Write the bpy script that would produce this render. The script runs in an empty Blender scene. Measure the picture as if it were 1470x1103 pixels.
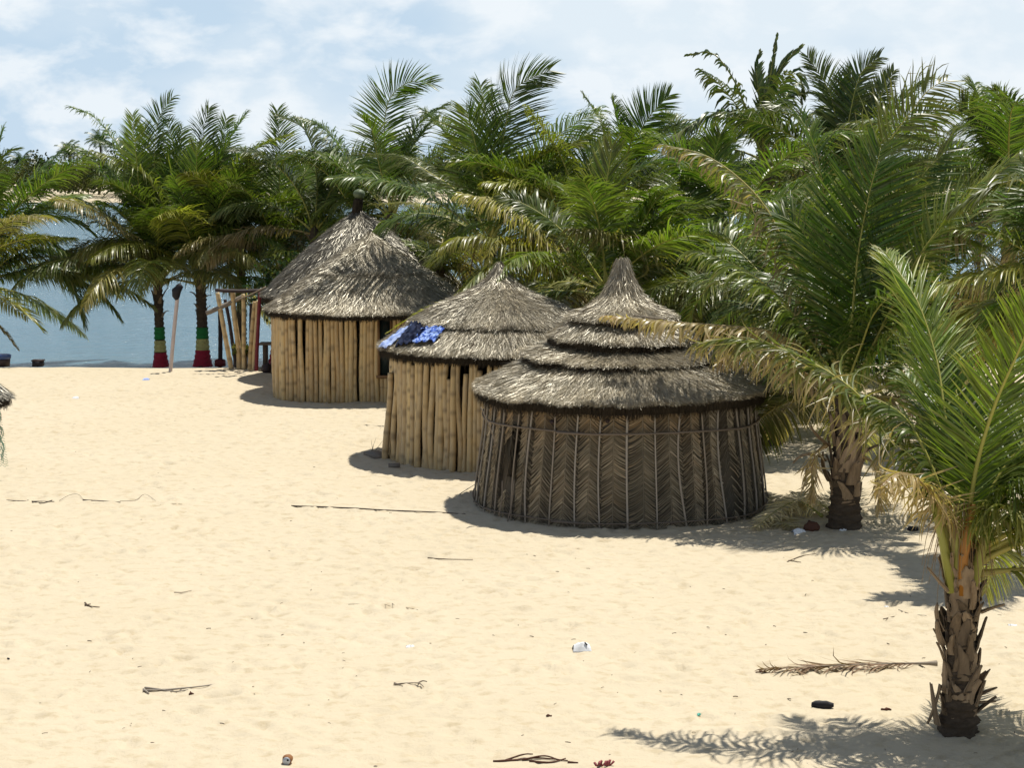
import bpy, math, random
import numpy as np
from mathutils import Vector
R = math.radians
rng = np.random.default_rng(7)
random.seed(7)
C = bpy.context.scene.collection
F, CX, CY, HZ, H = 2600.0, 735.0, 551.5, 250.0, 5.05
PITCH = math.atan((CY - HZ) / F)

# ------------------------------------------------------------------ placing helpers
def ray(px, py):
    x, y = (px - CX) / F, -(py - CY) / F
    c, s = math.cos(PITCH), math.sin(PITCH)
    return np.array([x, c + y * s, -s + y * c])
def at(px, py, Y):
    d = ray(px, py); return np.array([0, 0, H]) + d * (Y / d[1])
def gnd(px, py, z=0.0):
    d = ray(px, py); return np.array([0, 0, H]) + d * ((z - H) / d[2])

def tag(o, label=None, cat=None, group=None, kind=None):
    if label: o['label'] = label
    if cat: o['category'] = cat
    if group: o['group'] = group
    if kind: o['kind'] = kind
    return o
def empty(name, loc, rz=0):
    o = bpy.data.objects.new(name, None); C.objects.link(o)
    o.location = Vector(loc); o.rotation_euler = (0, 0, rz); o.empty_display_size = .2
    return o
def nrm(v):
    return v / np.maximum(np.linalg.norm(v, axis=-1, keepdims=True), 1e-9)

class G:
    """collects quads and links them as ONE mesh object"""
    def __init__(s): s.V = []; s.F = []; s.Cc = []; s.M = []; s.n = 0
    def add(s, V, Fq, col=(0, 0, 1), mi=0):
        V = np.asarray(V, float).reshape(-1, 3); Fq = np.asarray(Fq, int).reshape(-1, 4)
        col = np.asarray(col, float)
        if col.ndim == 1: col = np.tile(col[:3], (len(V), 1))
        s.V.append(V); s.F.append(Fq + s.n); s.Cc.append(col[:, :3]); s.M.append(np.full(len(Fq), mi)); s.n += len(V)
        return s
    def build(s, name, mats, parent=None, loc=None, smooth=True):
        V = np.concatenate(s.V); Fq = np.concatenate(s.F); Cc = np.concatenate(s.Cc); M = np.concatenate(s.M)
        if parent is not None and loc is None:
            V = V - np.array(parent.location)          # parts are written in world coordinates
        elif loc is not None: V = V - np.array(loc)
        me = bpy.data.meshes.new(name)
        me.vertices.add(len(V)); me.vertices.foreach_set('co', V.astype(np.float32).ravel())
        me.loops.add(len(Fq) * 4); me.loops.foreach_set('vertex_index', Fq.astype(np.int32).ravel())
        me.polygons.add(len(Fq)); me.polygons.foreach_set('loop_start', np.arange(0, len(Fq) * 4, 4, dtype=np.int32))
        me.polygons.foreach_set('material_index', M.astype(np.int32))
        me.polygons.foreach_set('use_smooth', np.full(len(Fq), smooth))
        at_ = me.color_attributes.new('tint', 'FLOAT_COLOR', 'POINT')
        at_.data.foreach_set('color', np.hstack([Cc, np.ones((len(V), 1))]).astype(np.float32).ravel())
        me.update(calc_edges=True)
        if not isinstance(mats, (list, tuple)): mats = [mats]
        for m in mats: me.materials.append(m)
        o = bpy.data.objects.new(name, me); C.objects.link(o)
        if parent is not None: o.parent = parent
        elif loc is not None: o.location = Vector(loc)
        return o

def grid_faces(nu, nv, closed=False):
    """rows nu, columns nv"""
    i = np.arange(nu - 1)[:, None]; j = np.arange(nv if closed else nv - 1)[None, :]
    j2 = (j + 1) % nv
    a = i * nv + j; b = i * nv + j2; c = (i + 1) * nv + j2; d = (i + 1) * nv + j
    return np.stack([a, b, c, d], -1).reshape(-1, 4)
def tube(g, P, rad, sides=6, col=(0, 0, 1), mi=0, jit=0, flat=None):
    P = np.asarray(P, float); n = len(P); rad = np.broadcast_to(np.asarray(rad, float), (n,))
    P = np.vstack([P[:1], P, P[-1:]]); rad = np.concatenate([[rad[0] * .02], rad, [rad[-1] * .02]])
    T = np.gradient(np.vstack([P[1] - (P[2] - P[1]), P[1:-1], P[-2] + (P[-2] - P[-3])]), axis=0); T = nrm(T)
    ref = np.array([0, 0, 1.]) if abs(T[:, 2]).mean() < .75 else np.array([1., 0, 0])
    A = nrm(np.cross(T, ref)); B = np.cross(T, A)
    th = np.linspace(0, 2 * np.pi, sides, endpoint=False)
    rr = rad[:, None] * (1 + (rng.normal(0, jit, (n + 2, sides)) if jit else 0))
    fl = 1 if flat is None else flat
    V = P[:, None] + rr[..., None] * (np.cos(th)[None, :, None] * A[:, None] + fl * np.sin(th)[None, :, None] * B[:, None])
    c = np.asarray(col, float)
    if c.ndim == 2:
        c = np.vstack([c[:1], c, c[-1:]]); c = np.repeat(c, sides, axis=0)
    g.add(V.reshape(-1, 3), grid_faces(n + 2, sides, True), c, mi)
def box(g, c, sx, sy, sz, rz=0, col=(0, 0, 1), mi=0, rx=0, ry=0):
    v = np.array([[x, y, z] for z in (-.5, .5) for x, y in ((-.5, -.5), (.5, -.5), (.5, .5), (-.5, .5))]) * [sx, sy, sz]
    def rot(v, a, i, j):
        w = v.copy(); w[:, i] = v[:, i] * math.cos(a) - v[:, j] * math.sin(a); w[:, j] = v[:, i] * math.sin(a) + v[:, j] * math.cos(a); return w
    v = rot(rot(rot(v, rx, 1, 2), ry, 2, 0), rz, 0, 1)
    g.add(v + np.asarray(c), [[0, 3, 2, 1], [4, 5, 6, 7], [0, 1, 5, 4], [1, 2, 6, 5], [2, 3, 7, 6], [3, 0, 4, 7]], col, mi)
def spline(P, n):
    """Catmull-Rom through P resampled to n points evenly along its length"""
    P = np.asarray(P, float)
    if len(P) == 2: P = np.vstack([P[0], P.mean(0), P[1]])
    Q = np.vstack([2 * P[0] - P[1], P, 2 * P[-1] - P[-2]])
    out = []
    for i in range(1, len(Q) - 2):
        t = np.linspace(0, 1, 16, endpoint=False)[:, None]
        a, b, c, d = Q[i - 1], Q[i], Q[i + 1], Q[i + 2]
        out.append(.5 * (2 * b + (c - a) * t + (2 * a - 5 * b + 4 * c - d) * t ** 2 + (3 * b - a - 3 * c + d) * t ** 3))
    out = np.vstack(out + [P[-1:]])
    L = np.concatenate([[0], np.cumsum(np.linalg.norm(np.diff(out, axis=0), axis=1))])
    s = np.linspace(0, L[-1], n)
    return np.stack([np.interp(s, L, out[:, k]) for k in range(3)], 1)
def sm(x): x = np.clip(x, 0, 1); return x * x * (3 - 2 * x)
_w = [(rng.normal(0, 1, 2), rng.uniform(0, 6.28)) for _ in range(14)]
def wob(x, y, sc=1.0):
    v = 0
    for k, (d, p) in enumerate(_w):
        f = sc * (1 + k * .35); v = v + np.sin((x * d[0] + y * d[1]) * f + p) / (1 + k * .35)
    return v / 3

# ------------------------------------------------------------------ materials
class MT:
    def __init__(s, name):
        s.m = bpy.data.materials.new(name); s.m.use_nodes = True; s.nt = s.m.node_tree; s.N = s.nt.nodes; s.L = s.nt.links
        s.b = s.N['Principled BSDF']; s.out = s.N['Material Output']
    def n(s, t, **k):
        o = s.N.new(t)
        for a, v in k.items(): setattr(o, a, v)
        return o
    def link(s, a, b): s.L.new(a, b); return s
    def tex(s, scale, detail=4, co='Object', mapping=None, rough=.6):
        tc = s.n('ShaderNodeTexCoord'); no = s.n('ShaderNodeTexNoise'); no.inputs['Scale'].default_value = scale
        no.inputs['Detail'].default_value = detail; no.inputs['Roughness'].default_value = rough
        if mapping:
            mp = s.n('ShaderNodeMapping'); mp.inputs['Scale'].default_value = mapping
            s.link(tc.outputs[co], mp.inputs[0]); s.link(mp.outputs[0], no.inputs[0])
        else: s.link(tc.outputs[co], no.inputs[0])
        return no.outputs['Fac']
    def ramp(s, fac, *stops):
        r = s.n('ShaderNodeValToRGB'); e = r.color_ramp.elements
        while len(e) > len(stops): e.remove(e[-1])
        while len(e) < len(stops): e.new(.5)
        for el, (p, c) in zip(e, stops): el.position = p; el.color = (*c, 1) if len(c) == 3 else c
        s.link(fac, r.inputs[0]); return r.outputs[0]
    def mix(s, fac, a, b, mode='MIX'):
        m = s.n('ShaderNodeMix'); m.data_type = 'RGBA'; m.blend_type = mode
        for v, i in ((fac, 0), (a, 6), (b, 7)):
            if hasattr(v, 'is_output'): s.link(v, m.inputs[i])
            elif isinstance(v, (int, float)): m.inputs[i].default_value = v
            else: m.inputs[i].default_value = (*v, 1)
        return m.outputs[2]
    def math(s, op, a, b=0.):
        m = s.n('ShaderNodeMath'); m.operation = op
        for v, i in ((a, 0), (b, 1)):
            if hasattr(v, 'is_output'): s.link(v, m.inputs[i])
            else: m.inputs[i].default_value = v
        return m.outputs[0]
    def tint(s):
        a = s.n('ShaderNodeAttribute'); a.attribute_name = 'tint'; sp = s.n('ShaderNodeSeparateColor'); s.link(a.outputs['Color'], sp.inputs[0])
        return sp.outputs
    def bump(s, h, strength=.5, dist=.01):
        b = s.n('ShaderNodeBump'); b.inputs['Strength'].default_value = strength; b.inputs['Distance'].default_value = dist
        s.link(h, b.inputs['Height']); s.link(b.outputs[0], s.b.inputs['Normal']); return s
    def done(s, col=None, rough=.7, spec=.3, trans=0, tcol=None):
        if col is not None:
            if hasattr(col, 'is_output'): s.link(col, s.b.inputs['Base Color'])
            else: s.b.inputs['Base Color'].default_value = (*col, 1)
        s.b.inputs['Roughness'].default_value = rough; s.b.inputs['Specular IOR Level'].default_value = spec
        if trans:
            t = s.n('ShaderNodeBsdfTranslucent'); mx = s.n('ShaderNodeMixShader'); mx.inputs[0].default_value = trans
            if tcol is not None and hasattr(tcol, 'is_output'): s.link(tcol, t.inputs[0])
            s.link(s.b.outputs[0], mx.inputs[1]); s.link(t.outputs[0], mx.inputs[2]); s.link(mx.outputs[0], s.out.inputs[0])
        return s.m

def leaf_mat(name, green=(.048, .114, .016), trans=.30, spec=.4):
    m = MT(name); t = m.tint()
    c = m.mix(t[1], green, (.26, .24, .03)); c = m.mix(t[0], c, (.37, .270, .160))
    c = m.mix(1., c, m.ramp(m.math('MULTIPLY', t[2], .5), (0, (0, 0, 0)), (1, (2, 2, 2))), 'MULTIPLY')
    tc = m.mix(1., c, (1.7, 1.9, .6), 'MULTIPLY')
    return m.done(c, .36 if spec > .3 else .6, spec, trans, tc)
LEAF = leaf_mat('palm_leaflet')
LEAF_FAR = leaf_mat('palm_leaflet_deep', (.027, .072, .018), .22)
SHRUB = leaf_mat('shrub_leaf', (.020, .052, .008), .22)
m = MT('palm_midrib'); t = m.tint()
MIDRIB = m.done(m.mix(t[0], m.mix(t[1], (.22, .25, .06), (.50, .44, .09)), (.26, .15, .07)), .45, .4)
m = MT('palm_trunk'); n1 = m.tex(11, 8, mapping=(1, 1, 2.6), rough=.75); n2 = m.tex(3, 3)
c = m.mix(n2, m.ramp(n1, (.3, (.04, .028, .019)), (.55, (.12, .086, .058)), (.8, (.22, .165, .115))), (.075, .06, .045))
m.bump(n1, .9, .03); TRUNK = m.done(c, .9, .15)
m = MT('leaf_stub_bark'); t = m.tint(); n1 = m.tex(22, 8, mapping=(1, 1, .22), rough=.75)
c = m.mix(n1, (.05, .034, .02), (.42, .30, .185)); c = m.mix(1., c, m.ramp(m.math('MULTIPLY', t[2], .5), (0, (0, 0, 0)), (1, (2, 2, 2))), 'MULTIPLY')
m.bump(n1, .5, .02); STUB = m.done(c, .75, .3)
def paint(name, col):
    m = MT(name); n = m.tex(16, 5); c = m.mix(m.ramp(n, (.52, (0, 0, 0)), (.75, (.75, .75, .75))), col, tuple(x * .35 + .03 for x in col))
    m.bump(n, .6, .02); return m.done(c, .7, .3)
PGREEN, PYEL, PRED = paint('painted_green', (.02, .20, .05)), paint('painted_cream', (.55, .50, .20)), paint('painted_red', (.42, .02, .05))

m = MT('thatch'); t = m.tint(); n1 = m.tex(1.6, 4)
c = m.mix(t[0], (.088, .069, .046), (.55, .475, .33)); c = m.mix(t[1], c, (.17, .095, .05))
c = m.mix(1., c, m.ramp(n1, (.25, (.62, .62, .62)), (.7, (1.15, 1.13, 1.1))), 'MULTIPLY')
c = m.mix(1., c, m.ramp(m.math('MULTIPLY', t[2], .5), (0, (0, 0, 0)), (1, (2, 2, 2))), 'MULTIPLY')
THATCH = m.done(c, .43, 1.)
THATCH.node_tree.nodes['Principled BSDF'].inputs['IOR'].default_value = 1.9
THATCH.node_tree.nodes['Principled BSDF'].inputs['Specular Tint'].default_value = (1, .95, .82, 1)
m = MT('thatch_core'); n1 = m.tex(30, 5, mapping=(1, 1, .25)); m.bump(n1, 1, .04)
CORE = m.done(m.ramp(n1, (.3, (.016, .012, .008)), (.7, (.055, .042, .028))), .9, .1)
def bamboo_mat(name, a, b, d):
    m = MT(name); t = m.tint(); oi = m.n('ShaderNodeObjectInfo'); n1 = m.tex(4, 5, mapping=(3, 3, .6)); n2 = m.tex(60, 3, mapping=(1, 1, .15))
    c = m.ramp(oi.outputs['Random'], (0, a), (.5, b), (1, tuple(.5 * x + .5 * y for x, y in zip(a, b))))
    c = m.mix(m.ramp(n1, (.4, (0, 0, 0)), (.68, (.75, .75, .75))), c, d)
    c = m.mix(m.math('MULTIPLY', n2, .35), c, (.20, .13, .06))
    c = m.mix(t[0], c, (.09, .055, .03)); m.bump(n2, .3, .01)
    return m.done(c, .5, .4)
BAMBOO = bamboo_mat('bamboo', (.76, .56, .26), (.50, .35, .17), (.52, .43, .28))
BAMBOO_RED = bamboo_mat('bamboo_tan', (.76, .55, .25), (.52, .34, .15), (.52, .42, .26))
m = MT('woven_palm'); t = m.tint(); n1 = m.tex(1.4, 4); n2 = m.tex(50, 3)
c = m.mix(t[0], (.19, .158, .112), (.50, .430, .315)); c = m.mix(t[1], c, (.33, .19, .07))
c = m.mix(m.ramp(n1, (.42, (0, 0, 0)), (.62, (1, 1, 1))), c, m.mix(.5, c, (.115, .115, .095)))
c = m.mix(1., c, m.ramp(m.math('MULTIPLY', t[2], .5), (0, (0, 0, 0)), (1, (2, 2, 2))), 'MULTIPLY')
m.bump(n2, .3, .01); WOVEN = m.done(c, .6, .35)
m = MT('stick_wood'); t = m.tint(); n1 = m.tex(20, 5, mapping=(1, 1, .4)); m.bump(n1, .5, .01)
c = m.mix(n1, (.12, .085, .055), (.30, .235, .165)); c = m.mix(t[0], c, (.05, .03, .022)); c = m.mix(t[1], c, (.40, .37, .33))
STICK = m.done(c, .75, .2)
def plain(name, col, rough=.6, spec=.4, var=.25, sc=8, bump=0):
    m = MT(name); n = m.tex(sc, 5); c = m.mix(n, tuple(x * (1 - var) for x in col), tuple(min(1, x * (1 + var)) for x in col))
    if bump: m.bump(n, .5, bump)
    return m.done(c, rough, spec)
WHITE = plain('white_foam', (.75, .76, .78), .5, .4, .06)
PVC = plain('pale_pole_paint', (.50, .42, .40), .5, .4, .2)
BLACK = plain('black_rag', (.014, .013, .017), .7, .3, .3)
DARKW = plain('dark_post_paint', (.035, .022, .022), .6, .3, .3)
REDW = plain('maroon_paint', (.16, .02, .03), .6, .3, .3)
GREY = plain('grey_plank', (.20, .17, .14), .8, .2, .25, 14, .01)
BLUEP = plain('blue_plastic', (.02, .05, .16), .4, .5, .2)
NET = plain('green_net', (.03, .17, .11), .6, .3, .4, 20)
CAN = plain('tin_metal', (.45, .48, .52), .25, .8, .15)
RUST = plain('rusty_brown', (.25, .11, .04), .7, .3, .3)
PINK = plain('dry_flower', (.28, .07, .08), .7, .2, .4)
HUSK = plain('husk_brown', (.10, .045, .03), .8, .2, .4)
GLASS = plain('window_glass', (.02, .03, .03), .08, .6, .3)
TEAL = plain('teal_scrap', (.15, .55, .45), .6, .3, .2)
CERAM = plain('painted_knob', (.10, .13, .07), .55, .4, .4, 9)
ROD = plain('dark_rod', (.07, .055, .045), .7, .2, .4, 12)

def cloth_mat(name, a, b, sc, thr=(.45, .55)):
    m = MT(name); n = m.tex(sc, 2, rough=.4); return m.done(m.mix(m.ramp(n, (thr[0], (0, 0, 0)), (thr[1], (1, 1, 1))), a, b), .85, .15)
CL_PALE = cloth_mat('pale_blue_cloth', (.45, .55, .85), (.28, .38, .72), 9)
CL_BLUE = cloth_mat('blue_print_cloth', (.07, .14, .52), (.35, .48, .85), 22)
CL_NAVY = cloth_mat('navy_cloth', (.012, .016, .04), (.02, .03, .07), 12)

# ------------------------------------------------------------------ world, sun, camera
S = bpy.context.scene
w = bpy.data.worlds.new('World'); S.world = w; w.use_nodes = True
nt = w.node_tree; N = nt.nodes; L = nt.links
SUN = np.array([.45, .55, 1.85]); SUN = SUN / np.linalg.norm(SUN)
el = math.asin(SUN[2]); az = math.atan2(SUN[0], SUN[1])
bg = N['Background']; sky = N.new('ShaderNodeTexSky'); sky.sky_type = 'NISHITA'; sky.sun_disc = False
sky.sun_elevation = el; sky.sun_rotation = az; sky.air_density = 1.0; sky.dust_density = .6; sky.ozone_density = 2
bg.inputs['Strength'].default_value = .055
def wn(t, **k):
    o = N.new(t)
    for a, v in k.items(): setattr(o, a, v)
    return o
tc = wn('ShaderNodeTexCoord'); sep = wn('ShaderNodeSeparateXYZ'); L.new(tc.outputs['Generated'], sep.inputs[0])
def wramp(fac, *stops):
    r = wn('ShaderNodeValToRGB'); e = r.color_ramp.elements
    while len(e) < len(stops): e.new(.5)
    for el_, (p, c) in zip(e, stops): el_.position = p; el_.color = (c, c, c, 1)
    L.new(fac, r.inputs[0]); return r.outputs[0]
def wmix(fac, a, b):
    x = wn('ShaderNodeMix'); x.data_type = 'RGBA'
    for v, i in ((fac, 0), (a, 6), (b, 7)):
        if hasattr(v, 'is_output'): L.new(v, x.inputs[i])
        else: x.inputs[i].default_value = (*v, 1) if not isinstance(v, float) else v
    return x.outputs[2]
def wnoise(scale, sc, loc, det=6, rough=.55, dist=.0):
    mp = wn('ShaderNodeMapping'); mp.inputs['Scale'].default_value = scale; mp.inputs['Location'].default_value = loc
    L.new(tc.outputs['Generated'], mp.inputs[0]); no = wn('ShaderNodeTexNoise'); no.inputs['Scale'].default_value = sc
    no.inputs['Detail'].default_value = det; no.inputs['Roughness'].default_value = rough; no.inputs['Distortion'].default_value = dist
    L.new(mp.outputs[0], no.inputs[0]); return no.outputs['Fac']
# a bright bluish haze low in the sky, blue-white cloud sheets over all of it
hzf = wramp(sep.outputs['Z'], (.0, .92), (.10, .86), (.22, .05))
fade = wramp(sep.outputs['Z'], (.0, 1), (.10, 1), (.25, .12))
base = wmix(hzf, sky.outputs[0], (9.6, 12.2, 14.9))
big = wnoise((1, 1, 2.4), 5.5, (.3, 0, .12), 5, .5)
xr = wn('ShaderNodeMath', operation='MULTIPLY'); L.new(sep.outputs['X'], xr.inputs[0]); xr.inputs[1].default_value = .45
zr = wn('ShaderNodeMath', operation='MULTIPLY'); L.new(sep.outputs['Z'], zr.inputs[0]); zr.inputs[1].default_value = 1.1
ad = wn('ShaderNodeMath', operation='ADD'); L.new(big, ad.inputs[0]); L.new(xr.outputs[0], ad.inputs[1])
ad2 = wn('ShaderNodeMath', operation='ADD'); L.new(ad.outputs[0], ad2.inputs[0]); L.new(zr.outputs[0], ad2.inputs[1])
cf = wramp(ad2.outputs[0], (.38, 0.), (.60, .95))
puff = wnoise((1, 1, 1.9), 21, (.7, .2, .4), 7, .55, .2)
pf = wramp(puff, (.44, 0.), (.60, .85))
def wmul(a, b):
    x = wn('ShaderNodeMath', operation='MULTIPLY'); L.new(a, x.inputs[0]); L.new(b, x.inputs[1]); return x.outputs[0]
cf, pf = wmul(cf, fade), wmul(pf, fade)
c1 = wmix(cf, base, (12.5, 14.0, 15.2)); c2 = wmix(pf, c1, (14.3, 15.2, 15.9))
L.new(c2, bg.inputs['Color'])

sl = bpy.data.lights.new('sun', 'SUN'); sl.energy = 5.0; sl.angle = R(.6); sl.color = (1, .955, .85)
so = bpy.data.objects.new('sun', sl); C.objects.link(so); so.rotation_euler = Vector(SUN).to_track_quat('Z', 'Y').to_euler(); so.location = (0, 0, 30)
cam = bpy.data.cameras.new('camera'); co = bpy.data.objects.new('camera', cam); C.objects.link(co); S.camera = co
cam.sensor_width = 36; cam.lens = 36 * F / 1470; cam.clip_end = 6000; cam.clip_start = .1
co.location = (0, 0, H); co.rotation_euler = (math.pi / 2 - PITCH, 0, 0)
S.view_settings.view_transform = 'Standard'; S.view_settings.look = 'None'; S.view_settings.exposure = .17; S.view_settings.gamma = 1
S.cycles.max_bounces = 8; S.cycles.transparent_max_bounces = 8; S.cycles.use_denoising = True

# ------------------------------------------------------------------ ground: one sheet of sand
SHORE = 47.6
def shore(x): return SHORE + .35 * np.sin(x * .21 + 1) + .15 * np.sin(x * .9) + np.where(x > 4, (x - 4) * .15, 0)
def base_h(x, y):
    s = shore(x); far = 364 + 4 * np.sin(x * .03) + 3 * np.sin(x * .11)
    z = wob(x, y, .35) * .035 + wob(y, x, 1.1) * .012
    z = z - .45 * sm((y - s) / 1.6) - .25 * sm((y - s - 5.0) / 1.2) - 1.5 * sm((y - s - 6) / 14) 
    z = np.where(y > far - 20, -.55 + (y - far) * .05, z); z = np.where(y > far + 26, .75 + .3 * wob(x, y, .05), z)
    return z
def ground_z(x, y): return float(base_h(np.array(float(x)), np.array(float(y))))
def build_ground():
    st = .055
    xs = np.concatenate([-np.geomspace(1500, 13, 26), np.arange(-12.6, 12.6, st), np.geomspace(13, 1500, 26)])
    ys = np.concatenate([[-60, -20, 0, 8, 11], np.arange(13.2, 50, st), np.geomspace(50.5, 330, 24), np.arange(335, 420, 4.), [450, 520, 700, 1100, 2500]])
    X, Y = np.meshgrid(xs, ys); Z = base_h(X, Y)
    x0 = 26; y0 = 5; nx = int(np.sum((xs > -12.61) & (xs < 12.6))); ny = int(np.sum((ys > 13.19) & (ys < 50.01)))
    D = np.zeros((ny, nx)); r2 = np.random.default_rng(3)
    gx = xs[x0:x0 + nx]; gy = ys[y0:y0 + ny]
    for k in range(16000):
        cx = r2.uniform(-12, 12); cy = r2.uniform(13.6, 47); a = r2.uniform(.04, .14); b = a * r2.uniform(.3, .8); d = r2.uniform(.007, .028); ang = r2.normal(0, .6)
        i0 = int((cx - gx[0]) / st); j0 = int((cy - gy[0]) / st); q = 6
        sx = slice(max(0, i0 - q), i0 + q); sy = slice(max(0, j0 - q), j0 + q)
        dx = gx[sx][None] - cx; dy = gy[sy][:, None] - cy
        u = (dx * math.cos(ang) + dy * math.sin(ang)) / a; v = (-dx * math.sin(ang) + dy * math.cos(ang)) / b
        e = u * u + v * v
        D[sy, sx] += d * (-1.25 * np.exp(-e) + .55 * np.exp(-(np.sqrt(e) - 1.5) ** 2 * 2.5))
    for k in range(420):   # deeper footprints on the trodden ground round the huts
        cx = r2.normal(-1.5, 4.5); cy = r2.uniform(17, 44); a = .13; b = .055; ang = r2.normal(1.3, .5); i0 = int((cx - gx[0]) / st); j0 = int((cy - gy[0]) / st)
        if not (6 < i0 < nx - 6 and 6 < j0 < ny - 6): continue
        sx = slice(i0 - 6, i0 + 6); sy = slice(j0 - 6, j0 + 6); dx = gx[sx][None] - cx; dy = gy[sy][:, None] - cy
        u = (dx * math.cos(ang) + dy * math.sin(ang)) / a; v = (-dx * math.sin(ang) + dy * math.cos(ang)) / b; e = u * u + v * v
        D[sy, sx] += .03 * (-1.3 * np.exp(-e) + .5 * np.exp(-(np.sqrt(e) - 1.6) ** 2 * 2.5))
    D += .004 * wob(gx[None] * 1., gy[:, None] * 1., 9) + .004 * wob(gx[None] + 5, gy[:, None] * 2.2, 4)
    Z[y0:y0 + ny, x0:x0 + nx] += D * sm((shore(gx)[None] - gy[:, None]) / .8)
    g = G(); g.add(np.stack([X, Y, Z], -1).reshape(-1, 3), grid_faces(len(ys), len(xs)))
    m = MT('sand'); n1 = m.tex(.35, 5); n2 = m.tex(5, 5, mapping=(1, 1.3, 1)); n3 = m.tex(70, 4); n4 = m.tex(14, 4)
    c = m.mix(n1, (.522, .449, .322), (.592, .520, .396)); c = m.mix(m.ramp(n2, (.52, (0, 0, 0)), (.70, (.8, .8, .8))), c, (.44, .36, .235))
    c = m.mix(m.ramp(n4, (.62, (0, 0, 0)), (.76, (.45, .45, .45))), c, (.48, .36, .21))
    c = m.mix(m.math('MULTIPLY', n3, .3), c, (.50, .39, .26))
    ge = m.n('ShaderNodeNewGeometry'); sp = m.n('ShaderNodeSeparateXYZ'); m.link(ge.outputs['Position'], sp.inputs[0])
    wet = m.math('MULTIPLY', m.math('SUBTRACT', -.47, sp.outputs['Z']), 9.); wet.node.use_clamp = True
    c = m.mix(wet, c, (.13, .095, .06))
    h = m.math('ADD', m.math('MULTIPLY', n3, .35), n4); m.bump(h, .55, .025)
    o = g.build('sand', m.done(c, .85, .2), loc=(0, 0, 0)); tag(o, kind='structure')
build_ground()
def build_water():
    xs = np.concatenate([-np.geomspace(1500, 40, 12), np.linspace(-38, 38, 40), np.geomspace(40, 1500, 12)]); ys = np.concatenate([np.linspace(51, 90, 30), np.geomspace(92, 372, 20), [380, 400]])
    X, Y = np.meshgrid(xs, ys); g = G(); g.add(np.stack([X, Y, np.full_like(X, -.56)], -1).reshape(-1, 3), grid_faces(len(ys), len(xs)))
    m = MT('lagoon_water'); a = m.tex(1.5, 5, mapping=(.55, 1.3, 1), rough=.65); b = m.tex(.09, 3, mapping=(.4, 1.5, 1))
    h = m.math('ADD', a, m.math('MULTIPLY', b, .5)); m.bump(h, 1, .30)
    c = m.mix(b, (.105, .205, .275), (.145, .25, .325))
    m.b.inputs['IOR'].default_value = 1.33
    tag(g.build('lagoon_water', m.done(c, .12, .5), loc=(0, 0, 0)), kind='structure')
build_water()

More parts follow.
